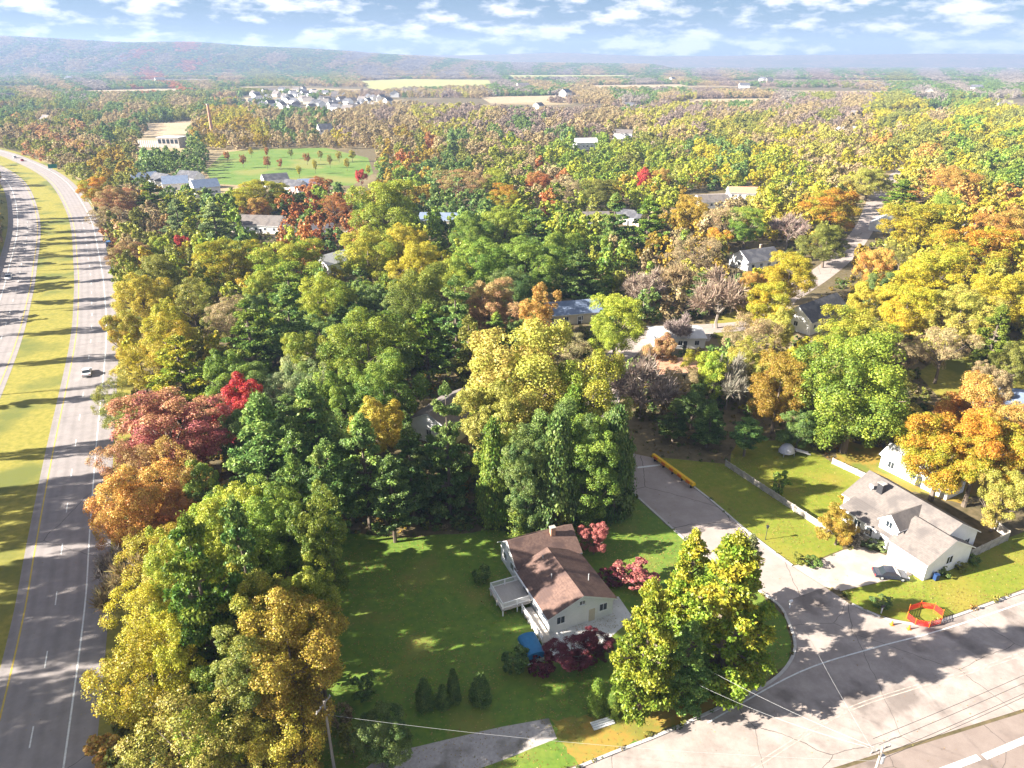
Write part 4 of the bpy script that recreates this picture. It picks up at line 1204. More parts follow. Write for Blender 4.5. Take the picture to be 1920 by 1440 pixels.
# ---- trees read one by one from the photograph, with some added for shade: kind, crown centre x, y, width, colour, height
for a in (
    # wood along the highway, bottom left
    ('o', 282, 1285, 207, 'yellow', 15.9), ('o', 345, 1385, 232, 'pale', 13.4), ('p', 392, 1175, 170, 'green', 26.8), ('b', 545, 1235, 232, 'ochre', 19, 'dense ochre-brown tree at the lower left, beside the roadside utility pole'),
    ('b', 425, 1310, 134, 'green', 13.4), ('o', 545, 1375, 183, 'gold', 11), ('h', 205, 1410, 90, 'orange', 4), ('b', 390, 1400, 134, 'ygreen', 11), ('o', 285, 1185, 159, 'yellow', 14.6),
    ('x', 240, 1090, 110, 'tan', 12.2), ('o', 305, 1065, 146, 'gold', 14.6), ('o', 240, 1000, 110, 'orange', 13), ('b', 270, 955, 170, 'orange', 16, 'broad fiery orange tree at the highway edge'),
    ('o', 345, 895, 130, 'orange', 14), ('o', 240, 890, 110, 'salmon', 14), ('b', 320, 812, 200, 'crimson', 17, 'wide dusky crimson maple near the highway'),
    ('b', 450, 768, 115, 'red', 15, 'scarlet maple glowing above the blue-green pines'), ('o', 250, 785, 110, 'olive', 13), ('b', 445, 1010, 146, 'ygreen', 19), ('b', 505, 1045, 122, 'green', 19),
    ('t', 602, 1045, 105, 'lime', 20.7, 'slim lime green tree at the corner of the shaded lawn'), ('o', 470, 1090, 110, 'pale', 11), ('o', 300, 1150, 122, 'pale', 12.2), ('x', 225, 1060, 90, 'grey', 9.8),
    ('o', 470, 1400, 134, 'pale', 9.8), ('h', 255, 1425, 90, 'olive', 4), ('p', 470, 1120, 120, 'pine', 25.6), ('b', 590, 1170, 110, 'ygreen', 19),
    ('b', 520, 1000, 120, 'green', 20), ('p', 565, 985, 100, 'pine', 21), ('b', 420, 1080, 146, 'ygreen', 19), ('b', 480, 1185, 146, 'ygreen', 19), ('t', 335, 1125, 120, 'ygreen', 20), ('b', 345, 1250, 146, 'yellow', 17), ('b', 470, 1290, 134, 'olive', 18), ('p', 610, 960, 90, 'pine', 20),  # extra trees, mostly hidden, added to shade the lawn and fill the canopy
    ('x', 400, 985, 90, 'pink', 9), ('o', 385, 1040, 110, 'yellow', 12.2), ('b', 335, 985, 90, 'rust', 12), ('b', 380, 920, 90, 'green', 13),
    # blue-green pine stand
    ('q', 500, 860, 210, 'pine', 21, 'broad blue-green pine, largest of the pine stand by the lawn'), ('q', 590, 840, 160, 'pine', 22), ('p', 685, 890, 150, 'pine', 20), ('p', 620, 930, 120, 'pine', 18), ('b', 715, 805, 110, 'gold', 15, 'golden rounded tree just behind the pine stand'),
    ('p', 840, 850, 120, 'deep', 23, 'tall lone dark pine with bare lower trunk behind the lawn'), ('p', 770, 890, 100, 'deep', 17), ('p', 735, 940, 110, 'deep', 15), ('p', 560, 905, 110, 'pine', 17),
    # central yellow giant and its dark conifers
    ('t', 990, 725, 270, 'pale', 26, 'giant pale yellow tree towering at the centre'), ('b', 1012, 640, 90, 'orange', 27, 'orange crown peeking over the giant pale yellow tree'), ('t', 1112, 770, 180, 'ygreen', 23), ('b', 920, 800, 130, 'pale', 20), ('t', 1030, 850, 150, 'deep', 18), ('t', 1130, 860, 130, 'deep', 18), ('t', 945, 880, 110, 'green', 16),
    ('s', 925, 888, 70, 'green', 19), ('t', 985, 903, 95, 'deep', 18), ('s', 1045, 893, 90, 'deep', 21), ('t', 1105, 888, 110, 'green', 19), ('s', 1155, 868, 80, 'deep', 20), ('s', 1075, 820, 80, 'green', 19), ('b', 920, 790, 90, 'ygreen', 18),
    ('s', 975, 955, 60, 'lime', 8), ('s', 1020, 950, 55, 'green', 9), ('s', 1058, 955, 50, 'ygreen', 8), ('s', 1090, 940, 45, 'green', 9), ('s', 945, 950, 40, 'green', 7),
    # left middle
    ('b', 265, 560, 110, 'gold', 16, 'tall golden-orange tree on the highway side of the wood'), ('b', 232, 625, 80, 'gold', 13), ('o', 265, 690, 110, 'gold', 13), ('b', 315, 640, 110, 'yellow', 15), ('p', 340, 700, 150, 'ypine', 16),
    ('b', 425, 720, 100, 'green', 16), ('o', 212, 755, 80, 'olive', 11), ('b', 300, 520, 100, 'olive', 16), ('o', 360, 565, 100, 'olive', 15), ('o', 430, 600, 100, 'tan', 14), ('p', 470, 640, 130, 'green', 19), ('p', 545, 620, 110, 'pine', 21),
    ('b', 430, 490, 130, 'yellow', 16), ('b', 545, 495, 140, 'ygreen', 17), ('p', 545, 560, 120, 'green', 18), ('b', 610, 565, 120, 'ygreen', 17), ('b', 690, 655, 180, 'lime', 21, 'big bushy green tree between the pine stand and the hidden house'), ('b', 720, 735, 140, 'green', 17),
    ('o', 580, 725, 110, 'sage', 15), ('o', 530, 735, 80, 'sage', 12), ('b', 640, 745, 110, 'green', 15), ('b', 790, 565, 140, 'lime', 21), ('p', 855, 610, 110, 'pine', 22), ('b', 915, 575, 120, 'salmon', 17, 'salmon-orange tree left of the blue-roofed house'), ('p', 800, 650, 110, 'green', 19), ('p', 880, 670, 110, 'olive', 18),
    ('b', 790, 500, 110, 'yellow', 18), ('o', 845, 530, 80, 'ygreen', 15), ('t', 720, 400, 135, 'ygreen', 26, 'tall yellow-green poplar rising below the park meadow'), ('b', 690, 475, 140, 'ygreen', 18), ('b', 755, 460, 90, 'yellow', 17),
    ('p', 405, 430, 100, 'sage', 19), ('p', 335, 415, 80, 'sage', 17), ('p', 285, 375, 70, 'green', 16), ('b', 300, 470, 60, 'ygreen', 12), ('b', 340, 458, 30, 'red', 9, 'small scarlet tree among sage pines near the highway'), ('b', 240, 480, 75, 'salmon', 12),
    ('b', 215, 375, 70, 'salmon', 15), ('b', 178, 355, 70, 'oryel', 14), ('o', 195, 410, 60, 'tan', 13), ('b', 485, 365, 115, 'yellow', 16), ('b', 483, 390, 55, 'orange', 11), ('o', 625, 390, 65, 'rust', 13), ('b', 598, 348, 45, 'rust', 11), ('b', 676, 330, 26, 'red', 9, 'small red ball-shaped tree at the meadow edge'),
    ('o', 860, 345, 115, 'salmon', 17), ('b', 945, 375, 80, 'oryel', 16), ('b', 930, 338, 60, 'ygreen', 14),
    ('b', 880, 440, 100, 'green', 18), ('b', 945, 430, 120, 'lime', 19), ('p', 1005, 445, 110, 'pine', 19), ('b', 905, 500, 130, 'green', 19), ('b', 985, 500, 150, 'green', 20), ('b', 1055, 480, 100, 'green', 18), ('p', 1085, 530, 110, 'deep', 17), ('b', 960, 545, 110, 'deep', 15),
    ('p', 1152, 420, 80, 'pine', 22, 'left-hand of the two dark pines behind the cream house'), ('p', 1215, 425, 90, 'green', 21, 'right-hand green pine of the two by the cream house'), ('b', 1125, 360, 75, 'olive', 15), ('o', 1065, 355, 65, 'tan', 14), ('b', 1010, 340, 60, 'rust', 12), ('b', 1205, 335, 40, 'red', 13, 'crimson tree above the two dark pines'), ('b', 1240, 335, 45, 'orange', 13),
    # centre right
    ('b', 1155, 605, 120, 'ygreen', 17, 'yellow-green tree in front of the blue-roofed house'), ('x', 1210, 530, 95, 'pink', 15), ('x', 1270, 520, 85, 'tan', 14), ('x', 1352, 545, 115, 'pink', 18, 'large pinkish leafless tree left of the yellow grove'), ('o', 1300, 478, 100, 'tan', 15), ('b', 1410, 548, 60, 'orange', 14), ('b', 1440, 570, 110, 'yellow', 14),
    ('b', 1480, 515, 120, 'yellow', 16), ('o', 1400, 630, 120, 'tan', 13), ('b', 1340, 700, 90, 'ygreen', 13), ('o', 1305, 690, 60, 'yellow', 10), ('b', 1462, 725, 120, 'ochre', 17, 'ochre-yellow tree left of the big green maple'), ('x', 1370, 700, 70, 'grey', 14), ('x', 1205, 710, 120, 'pink', 15), ('x', 1275, 610, 55, 'grey', 10, 'small grey leafless tree before the pale-roofed garage'),
    ('t', 1605, 735, 240, 'lime', 23, 'huge bright green maple behind the fenced yard'), ('b', 1600, 640, 150, 'ygreen', 17), ('b', 1240, 660, 70, 'salmon', 10), ('p', 1330, 800, 90, 'deep', 9), ('p', 1265, 790, 80, 'deep', 9), ('p', 1400, 820, 80, 'deep', 8), ('b', 1300, 760, 90, 'deep', 9), ('b', 1500, 800, 90, 'deep', 9),
    ('b', 1770, 850, 170, 'oryel', 15, 'yellow-green tree with orange top beside the grey-roofed house'), ('b', 1825, 770, 130, 'orange', 17), ('b', 1890, 830, 140, 'orange', 16), ('b', 1880, 930, 100, 'pale', 11), ('b', 1838, 850, 150, 'oryel', 17, 'spreading yellow-orange tree with a bare pale trunk behind the garage gable', 0.42),
    # right
    ('b', 1750, 520, 150, 'yellow', 18), ('b', 1825, 470, 140, 'oryel', 18), ('b', 1885, 430, 110, 'orange', 17), ('b', 1700, 580, 110, 'yellow', 16), ('b', 1800, 590, 140, 'pale', 17), ('b', 1875, 560, 100, 'yellow', 17), ('p', 1862, 640, 90, 'lime', 17), ('o', 1770, 655, 110, 'tan', 14), ('b', 1905, 680, 90, 'olive', 11),
    ('b', 1645, 545, 70, 'deep', 13), ('b', 1640, 500, 70, 'orange', 14), ('b', 1720, 420, 140, 'yellow', 19), ('b', 1768, 395, 70, 'green', 17), ('b', 1560, 390, 115, 'oryel', 19, 'yellow tree with orange crest left of the upper street'), ('b', 1550, 455, 90, 'olive', 15), ('x', 1480, 425, 70, 'pink', 15), ('b', 1400, 420, 80, 'green', 16), ('o', 1360, 420, 80, 'tan', 15),
    ('b', 1295, 400, 90, 'ochre', 16), ('b', 1345, 455, 60, 'oryel', 12), ('o', 1690, 480, 60, 'olive', 12), ('b', 1860, 720, 90, 'tan', 10), ('p', 1690, 370, 80, 'green', 16), ('b', 1630, 340, 90, 'pale', 16), ('b', 1785, 340, 100, 'orange', 17),
):
    tree_px(*a)
# front yard and house shrubs
for a in (
    ('q', 1362, 1165, 205, 'ypine', 22, 'large yellowing pine at the street corner, rightmost of the corner pair'), ('q', 1212, 1230, 150, 'ypine', 19, 'slimmer yellowing pine of the street corner pair, nearer the house'), ('q', 1290, 1110, 130, 'ypine', 17, 'yellowing pine behind the street corner pair'), ('p', 1400, 1075, 80, 'sage', 12, 'sage green young pine against the pale street'), ('q', 1290, 1250, 120, 'pine', 12, 'dark green young pine between the corner pair'),
    ('b', 1115, 1005, 62, 'rose', 5.5, 'small rose-pink tree behind the brown-roofed house'), ('h', 1190, 1080, 90, 'rose', 3.2, 'round rose-pink shrub right of the brown-roofed house'), ('h', 1145, 1080, 50, 'plum', 2.2, 'small dark shrub touching the rose-pink one'),
    ('b', 1075, 1222, 95, 'plum', 4.5, 'dark plum maple at the front of the patio'), ('b', 1120, 1205, 60, 'plum', 4.2, 'smaller plum maple at the patio corner'), ('h', 1020, 1245, 60, 'plum', 3, 'low plum shrub before the blue trailer'),
    ('h', 970, 1235, 60, 'deep', 3.5, 'dark green shrub left of the blue trailer'), ('b', 715, 1385, 110, 'deep', 7, 'dark green round tree beside the gravel drive'), ('h', 660, 1390, 60, 'olive', 3.5, 'olive shrub between utility pole and gravel drive'),
    ('h', 905, 1075, 40, 'deep', 3, 'dark green shrub beside the raised deck'), ('s', 795, 1300, 38, 'deep', 4.5, 'dark conifer shrub, leftmost of the row across the lawn'), ('s', 830, 1305, 30, 'deep', 3.5, 'second dark conifer shrub of the row across the lawn'), ('s', 850, 1285, 30, 'deep', 5, 'third and tallest dark conifer shrub of the lawn row'), ('s', 900, 1290, 45, 'deep', 4.2, 'rightmost dark conifer shrub of the row across the lawn'),
    ('s', 1120, 1305, 40, 'green', 5, 'green upright shrub at the foot of the corner pines'), ('s', 1150, 1315, 30, 'green', 4.5, 'narrower green upright shrub at the foot of the corner pines'), ('h', 685, 1290, 60, 'deep', 3, 'dark shrub at the lower edge of the lawn'),
    ('b', 1575, 985, 85, 'ochre', 6, 'ochre ornamental tree in front of the grey-roofed house'), ('h', 1640, 1018, 50, 'sage', 1.6, 'sage flowering shrub by the garage wall'), ('h', 1600, 1005, 50, 'grey', 3, 'grey-leaved shrub by the front windows'), ('h', 1462, 905, 38, 'green', 4, 'lone green bush inside the fenced yard'), ('h', 1502, 1050, 34, 'olive', 1.2, 'low olive shrub at the lawn corner by the driveway'), ('h', 1525, 1052, 36, 'deep', 1.1, 'low dark shrub at the lawn corner by the driveway'),
    ('h', 1590, 935, 40, 'ochre', 1.6, 'ochre hedge shrub behind the front tree'), ('h', 1800, 1060, 34, 'olive', 1.2, 'olive shrub below the garage gable wall'), ('h', 1770, 1072, 30, 'deep', 1.2, 'dark shrub below the garage gable wall'), ('h', 1830, 1050, 30, 'deep', 1.2, 'dark shrub at the end of the garage gable bed'),
    ('h', 1655, 1128, 44, 'deep', 1.3, 'dark low shrub near the red netting ring'), ('h', 640, 1340, 50, 'tan', 3, 'tan brush at the foot of the utility pole'), ('h', 1255, 920, 0, 'deep', 0.1),
):
    if a[3] and a[2] > 0: tree_px(*a)
# tall roadside trees beyond the far carriageway: outside the frame, their shadows bar the highway
bk = MB()
for d0, d1, z0, z1 in ((-34, -40, 0.0, 5.0), (-40, -44, 5.0, 7.0), (-44, -90, 7.0, 7.5)):
    a_, b_ = offset(HW, d0), offset(HW, d1)
    for i in range(len(HW) - 1):
        if HW[i].y > 420: break
        bk.poly([(*b_[i], z1), (*a_[i], z0 - 0.02), (*a_[i + 1], z0 - 0.02), (*b_[i + 1], z1)])
tag(bk.build("roadside_bank", M_verge), kind="structure")
hw_out = resample(offset(HW, -42), 8)
for i, p in enumerate(hw_out):
    if not 20 < p.y < 330: continue
    if p.y > 95 and i % 3 == 0: continue
    if p.y > 95 and trng.random() < 0.15: continue
    plant(trng.choice('ptto'), p.x + trng.uniform(-2, 2), p.y + trng.uniform(-1.5, 1.5), trng.uniform(2.8, 4.2) if p.y > 95 else trng.uniform(3.6, 5), trng.uniform(22, 29), trng.choice(['green', 'pine', 'ochre', 'yellow']), z=6.5)
for p in resample(offset(HW, -50), 9):
    if 15 < p.y < 105: plant(trng.choice('btt'), p.x + trng.uniform(-3, 3), p.y + trng.uniform(-3, 3), trng.uniform(4.5, 6), trng.uniform(26, 32), trng.choice(['green', 'ochre', 'yellow']), z=7)
# young trees dotted over the park meadow
for k, (x, y) in enumerate(((425, 292), (455, 300), (500, 303), (525, 306), (545, 287), (575, 296), (600, 290), (618, 300), (635, 292), (650, 306), (690, 318), (500, 284), (470, 284), (590, 310), (660, 290), (560, 320))):
    tree_px('b', x, y, trng.uniform(9, 15), trng.choice(['gold', 'olive', 'yellow', 'rust', 'ochre']), trng.uniform(6, 9))

# ------------------------------------------------------------------ sowing the rest of the wood
BARRED = [tuple(map(float, r)) for r in (   # picture regions where the photograph shows open ground, houses or roads
    (0, 300, 60, 1440), (60, 335, 110, 1440), (110, 375, 150, 1440), (150, 425, 170, 1440), (170, 490, 188, 1440), (560, 985, 960, 1440), (900, 1000, 1180, 1440), (1180, 840, 1920, 1440), (1185, 560, 1190, 561), (1040, 545, 1110, 600), (1205, 600, 1320, 640), (1380, 450, 1470, 500), (1490, 545, 1590, 620),
    (795, 735, 875, 795), (460, 408, 520, 428), (605, 470, 640, 492), (1310, 352, 1395, 366), (395, 275, 700, 345), (265, 245, 350, 275), (285, 330, 390, 345), (500, 326, 595, 345), (1720, 690, 1920, 730), (1190, 780, 1500, 860),
    (1860, 720, 1920, 760), (1540, 490, 1600, 515), (1600, 405, 1680, 440), (1165, 385, 1200, 415), (1085, 255, 1115, 275), (1155, 238, 1185, 255))]
ZONES = [  # picture x, y, spread of colours
    (100, 250, 'tan tan olive salmon'), (250, 240, 'tan deep olive'), (200, 300, 'tan olive ochre'), (320, 300, 'deep deep deep'), (150, 400, 'salmon tan ochre olive'), (250, 450, 'salmon olive tan'), (330, 500, 'olive ygreen gold green'), (250, 700, 'gold yellow olive'), (300, 1000, 'orange gold yellow'), (350, 1300, 'yellow pale olive'),
    (450, 260, 'tan ochre yellow'), (430, 400, 'deep green ygreen'), (600, 280, 'tan tan gold'), (620, 400, 'deep rust green'), (620, 620, 'green deep ygreen'), (600, 800, 'deep pine'), (760, 280, 'tan ochre olive rust'), (760, 330, 'deep ochre green'), (880, 280, 'deep olive tan'), (850, 400, 'deep deep green'), (800, 470, 'ygreen yellow green'), (950, 300, 'olive tan ygreen'), (850, 620, 'deep green'), (850, 900, 'deep'),
    (1000, 330, 'ygreen lime tan rust'), (1100, 300, 'lime green ygreen'), (1200, 280, 'lime ygreen olive'), (1000, 480, 'green lime deep'), (1080, 420, 'green ygreen olive'), (1250, 330, 'olive ygreen ochre'), (1250, 450, 'green ochre tan'), (1350, 300, 'ygreen deep yellow'), (1350, 450, 'tan ochre olive'), (1300, 560, 'tan pale deep'), (1450, 330, 'pale yellow ygreen'), (1450, 600, 'pale yellow'), (1200, 700, 'tan deep olive'),
    (1550, 280, 'pale tan yellow'), (1550, 420, 'yellow ochre olive'), (1700, 280, 'yellow olive pale orange'), (1750, 360, 'yellow pale orange'), (1850, 300, 'yellow olive green'), (1850, 400, 'orange yellow gold'), (1750, 550, 'yellow pale gold'), (1850, 650, 'ygreen pale olive'), (1700, 640, 'pale olive tan'), (1850, 850, 'orange pale'),
    (100, 210, 'tan olive deep'), (300, 190, 'tan olive deep'), (300, 160, 'tan olive deep rust'), (550, 240, 'tan deep tan'), (700, 230, 'tan tan pink'), (850, 210, 'tan pale pink'), (1000, 230, 'tan pink deep'), (1100, 200, 'pink tan tan'), (1250, 230, 'tan pale pink'), (1400, 230, 'tan pale olive'), (1400, 200, 'pink tan deep'), (1550, 200, 'tan pink olive'), (1700, 220, 'tan yellow olive'), (1850, 230, 'olive yellow green'),
    (150, 150, 'tan deep grey'), (500, 150, 'olive deep tan'), (800, 140, 'deep tan grey'), (1000, 150, 'grey deep tan'), (1200, 160, 'grey deep tan'), (1500, 150, 'grey deep pink'), (1750, 160, 'grey deep olive'), (1850, 140, 'grey deep')]
ZA = np.array([(z[0], z[1]) for z in ZONES], float)
def zone_colour(x, y, r):
    d = (ZA[:, 0] - x) ** 2 + ((ZA[:, 1] - y) * 1.6) ** 2
    opts = ZONES[int(np.argmin(d * np.random.default_rng(int(x * 7 + y * 13) & 0xffff).uniform(0.6, 1.4, len(d))))][2].split()
    stand = 0.5 + 0.5 * math.sin(x * 0.045 + 1.7 * math.sin(y * 0.06)) * math.cos(y * 0.085 + math.sin(x * 0.03))   # like trees stand together
    return opts[int(min(0.999, max(0, stand + r.uniform(-0.18, 0.18))) * len(opts))]


cl_arr = [(np.array(c)[:, 0].min(), np.array(c)[:, 0].max(), np.array(c)[:, 1].min(), np.array(c)[:, 1].max(), c) for c in CLEAR]
def cleared(X, Y):
    for a, b, c, d, poly in cl_arr:
        if a <= X <= b and c <= Y <= d and inside((X, Y), poly): return True
    return False


srng = random.Random(2024)
far_pts = []
grid = {}
def near_taken(X, Y, rad):
    gx, gy = int(X // 12), int(Y // 12)
    for i in range(gx - 1, gx + 2):
        for j in range(gy - 1, gy + 2):
            for (a, b, r) in grid.get((i, j), ()):
                if (a - X) ** 2 + (b - Y) ** 2 < ((rad + r) * 0.72) ** 2: return True
    return False
def take(X, Y, rad): grid.setdefault((int(X // 12), int(Y // 12)), []).append((X, Y, rad))
for t in TREES: take(t['X'], t['Y'], t['a'])
auto = []
Y = 60.0
while Y < 900:
    half = Y * 0.78 + 25
    step = 5.0 if Y < 300 else 7.0
    X = -half
    while X < half:
        x_, y_ = X + srng.uniform(-2.4, 2.4), Y + srng.uniform(-2.4, 2.4)
        X += step
        rad = srng.uniform(3.4, 6.0) if Y < 300 else srng.uniform(4.2, 7.0)
        if cleared(x_, y_) or near_taken(x_, y_, rad): continue
        H = rad * srng.uniform(1.9, 2.6) if Y < 300 else rad * srng.uniform(1.55, 2.1)
        cx, cyy, dep = px((x_, y_, H * 0.6))
        wp, hp = rad * FOC / dep, H * 0.42 * FOC / dep
        if any(b[0] < cx + wp * 0.8 and b[2] > cx - wp * 0.8 and b[1] < cyy + hp and b[3] > cyy - hp for b in BARRED): continue
        if cx < -80 or cx > 2000: continue
        c = zone_colour(cx, cyy, srng)
        k = 'x' if (c in ('pink', 'grey') and srng.random() < 0.8) else ('o' if c in ('tan', 'olive') and srng.random() < 0.6 else ('p' if c in ('deep', 'pine', 'green') and srng.random() < 0.45 else 'b'))
        take(x_, y_, rad)
        auto.append((rad * FOC / dep, k, x_, y_, rad, H, c))
    Y += step
auto.sort(reverse=True)
N_SINGLE = max(0, 330 - len(TREES))
for s, k, x_, y_, rad, H, c in auto[:N_SINGLE]: plant(k, x_, y_, rad, H, c)
for s, k, x_, y_, rad, H, c in auto[N_SINGLE:]: far_pts.append((x_, y_, 0, rad, H, c, k))

# far woods to the foot of the hills
Y = 900.0
while Y < 6000:
    half = Y * 0.76
    step = 8.5 if Y < 1600 else (13 if Y < 2600 else (20 if Y < 3700 else 24))
    X = -half
    while X < half:
        x_, y_ = X + srng.uniform(-.5, .5) * step, Y + srng.uniform(-.5, .5) * step
        X += step
        # woods break up into blocks with open ground between, more open with distance
        g = math.sin(x_ * 0.006 + 1.3 * math.sin(y_ * 0.004)) + math.sin(y_ * 0.009 + 0.7 * math.sin(x_ * 0.011)) + srng.uniform(-.5, .5)
        if g < (-0.75 if Y < 1500 else -0.45) and Y < 3700: continue
        if Y < 3600 and cleared(x_, y_): continue
        z_ = hill_z(x_, y_) if Y > 3600 else 0.0
        cx, cyy, dep = px((x_, y_, z_ + 6))
        if cx < -40 or cx > 1960: continue
        rad = step * srng.uniform(0.5, 0.82)
        H = srng.uniform(8, 12) if Y < 1500 else srng.uniform(6, 10)
        far_pts.append((x_, y_, max(0.0, z_), rad, H, zone_colour(cx, cyy, srng), 'b'))
    Y += step

# ------------------------------------------------------------------ labels that single each tree out
LAND = [  # landmark phrase, picture position
    ("the brown-roofed house", 1030, 1090), ("the grey-roofed house", 1700, 980), ("the raised deck", 930, 1110), ("the yellow barrier", 1260, 885), ("the big green maple", 1605, 735), ("the blue-roofed house", 1066, 572),
    ("the hidden grey house", 838, 765), ("the scarlet maple", 450, 765), ("the crimson maple", 315, 815), ("the pale yellow giant", 995, 715), ("the tall poplar", 720, 400), ("the park meadow", 560, 310), ("the left lane", 560, 434),
    ("the pale-roofed garage", 1268, 622), ("the white gabled house", 1530, 582), ("the slate-roofed house", 1418, 478), ("the upper street", 1630, 420), ("the cream house", 1182, 402), ("the middle lane", 1340, 366), ("the highway bend", 150, 380),
    ("the white highway car", 165, 700), ("the utility pole", 620, 1340), ("the edge house", 1890, 742), ("the townhouses", 330, 342), ("the right-edge white roof", 1828, 425), ("the white outbuilding", 1728, 885), ("the small red ball tree", 676, 330), ("the lime lawn tree", 602, 1045), ("the golden highway tree", 265, 560), ("the salmon tree", 915, 575)]
groups = {}
for t in TREES:
    if t['label']: continue
    x, y, d = px((t['X'], t['Y'], t['H'] * 0.55))
    if x < -30:
        t['label'] = "tall roadside tree beyond the far carriageway of the highway"; continue
    b = min(LAND, key=lambda l: (l[1] - x) ** 2 + ((l[2] - y) * 1.5) ** 2)
    dx, dy = x - b[1], (y - b[2]) * 1.5
    rel = ("right of" if dx > 0 else "left of") if abs(dx) > abs(dy) else ("in front of" if dy > 0 else "behind")
    key = "%s %s %s %s" % (PAL[t['c']][2], KINDW[t['kind']], rel, b[0])
    if t['kind'] == 'x': key = key.replace("bare leafless", "leafless")
    groups.setdefault(key, []).append((dx * dx + dy * dy, id(t), t))
ORD = ["nearest", "second nearest", "third nearest", "fourth nearest", "fifth nearest", "sixth nearest", "seventh nearest", "eighth nearest", "ninth nearest", "tenth nearest", "eleventh nearest", "twelfth nearest"]
for key, ts in groups.items():
    ts.sort()
    for i, (_, _, t) in enumerate(ts):
        t['label'] = key if len(ts) == 1 else "%s, %s of its colour" % (key, ORD[min(i, 11)])
for i, t in enumerate(TREES): make_tree(t, i)

# ------------------------------------------------------------------ masses nobody could count: far woods, undergrowth
FAR = [broad_crown(201 + i, 1500, lobes=6, per=9, size=(0.09, 0.19)) for i in range(4)] + [spindle_crown(205, 700, size=(0.2, 0.36))]


def scatter(name, protos, P, S, R, T1, T2, K, label, cat):
    """one object whose points carry copies of the given meshes"""
    me = bpy.data.meshes.new(name)
    n = len(P)
    me.vertices.add(n); me.vertices.foreach_set("co", np.asarray(P, np.float32).ravel())
    for nm, typ, val, key in (("iscale", 'FLOAT_VECTOR', S, "vector"), ("irot", 'FLOAT_VECTOR', R, "vector"), ("tint", 'FLOAT_VECTOR', T1, "vector"), ("tint2", 'FLOAT_VECTOR', T2, "vector"), ("kind_index", 'INT', K, "value")):
        a = me.attributes.new(nm, typ, 'POINT')
        a.data.foreach_set(key, np.asarray(val, np.int32 if typ == 'INT' else np.float32).ravel())
    o = tag(link(bpy.data.objects.new(name, me)), label, cat, kind="stuff")
    ng = bpy.data.node_groups.new(name, 'GeometryNodeTree')
    ng.interface.new_socket("Geometry", in_out='INPUT', socket_type='NodeSocketGeometry')
    ng.interface.new_socket("Geometry", in_out='OUTPUT', socket_type='NodeSocketGeometry')
    N, L = ng.nodes, ng.links
    gi, go = N.new('NodeGroupInput'), N.new('NodeGroupOutput')
    iop = N.new('GeometryNodeInstanceOnPoints')
    g2i = N.new('GeometryNodeGeometryToInstance')
    for pm in reversed(protos):
        ob = bpy.data.objects.new("sprig", pm)
        oi = N.new('GeometryNodeObjectInfo'); oi.inputs["Object"].default_value = ob
        oi.transform_space = 'ORIGINAL'
        L.new(oi.outputs["Geometry"], g2i.inputs[0])
    def attr(nm, dt):
        a = N.new('GeometryNodeInputNamedAttribute'); a.data_type = dt; a.inputs["Name"].default_value = nm
        return a.outputs["Attribute"]
    L.new(gi.outputs[0], iop.inputs["Points"]); L.new(g2i.outputs[0], iop.inputs["Instance"])
    iop.inputs["Pick Instance"].default_value = True
    L.new(attr("kind_index", 'INT'), iop.inputs["Instance Index"])
    L.new(attr("iscale", 'FLOAT_VECTOR'), iop.inputs["Scale"])
    er = N.new('FunctionNodeEulerToRotation')
    L.new(attr("irot", 'FLOAT_VECTOR'), er.inputs[0]); L.new(er.outputs[0], iop.inputs["Rotation"])
    L.new(iop.outputs[0], go.inputs[0])
    md = o.modifiers.new("scatter", 'NODES'); md.node_group = ng
    return o


nr = np.random.default_rng(9)
P, S, R, T1, T2, K = [], [], [], [], [], []
for (x_, y_, z_, rad, H, c, k) in far_pts:
    f = nr.uniform(0.78, 1.25) * (1 + 0.25 * min(1, y_ / 1500))  # leaf tints brighten with distance, far lightness put into the colour
    con = (k == 'p' or c == 'deep') and nr.random() < 0.3
    if con: P.append((x_, y_, z_)); S.append((rad * 0.9, rad * 0.9, H * 1.1 / SPIN_Z)); K.append(4)
    else: P.append((x_, y_, z_ + H * 0.55)); S.append((rad, rad, H * 0.47)); K.append(int(nr.integers(0, 4)))
    R.append((0, 0, nr.uniform(0, 6.28)))
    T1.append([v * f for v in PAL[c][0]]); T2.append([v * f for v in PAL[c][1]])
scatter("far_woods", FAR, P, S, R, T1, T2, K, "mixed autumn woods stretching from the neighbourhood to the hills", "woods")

# undergrowth below the wood
P, S, R, T1, T2, K = [], [], [], [], [], []
for _ in range(26000):
    Y = 48 + 330 * nr.random() ** 1.4
    X = nr.uniform(-1, 1) * (Y * 0.76 + 12)
    if cleared(X, Y): continue
    cx, cyy, dep = px((X, Y, 1))
    if cx < -20 or cx > 1940: continue
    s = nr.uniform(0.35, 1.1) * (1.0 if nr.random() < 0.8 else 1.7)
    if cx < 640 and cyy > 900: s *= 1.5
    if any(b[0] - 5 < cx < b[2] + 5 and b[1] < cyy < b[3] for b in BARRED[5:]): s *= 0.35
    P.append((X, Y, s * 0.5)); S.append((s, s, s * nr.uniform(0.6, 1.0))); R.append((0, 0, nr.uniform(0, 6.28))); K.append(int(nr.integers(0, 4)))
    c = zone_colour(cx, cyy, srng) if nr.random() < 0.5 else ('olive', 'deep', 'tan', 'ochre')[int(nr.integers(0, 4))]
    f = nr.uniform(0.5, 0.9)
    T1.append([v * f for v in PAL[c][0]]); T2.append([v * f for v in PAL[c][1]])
scatter("undergrowth", [broad_crown(301 + i, 260, lobes=4, per=6, size=(0.22, 0.42)) for i in range(4)], P, S, R, T1, T2, K, "low brush and saplings between the trunks of the wood", "undergrowth")

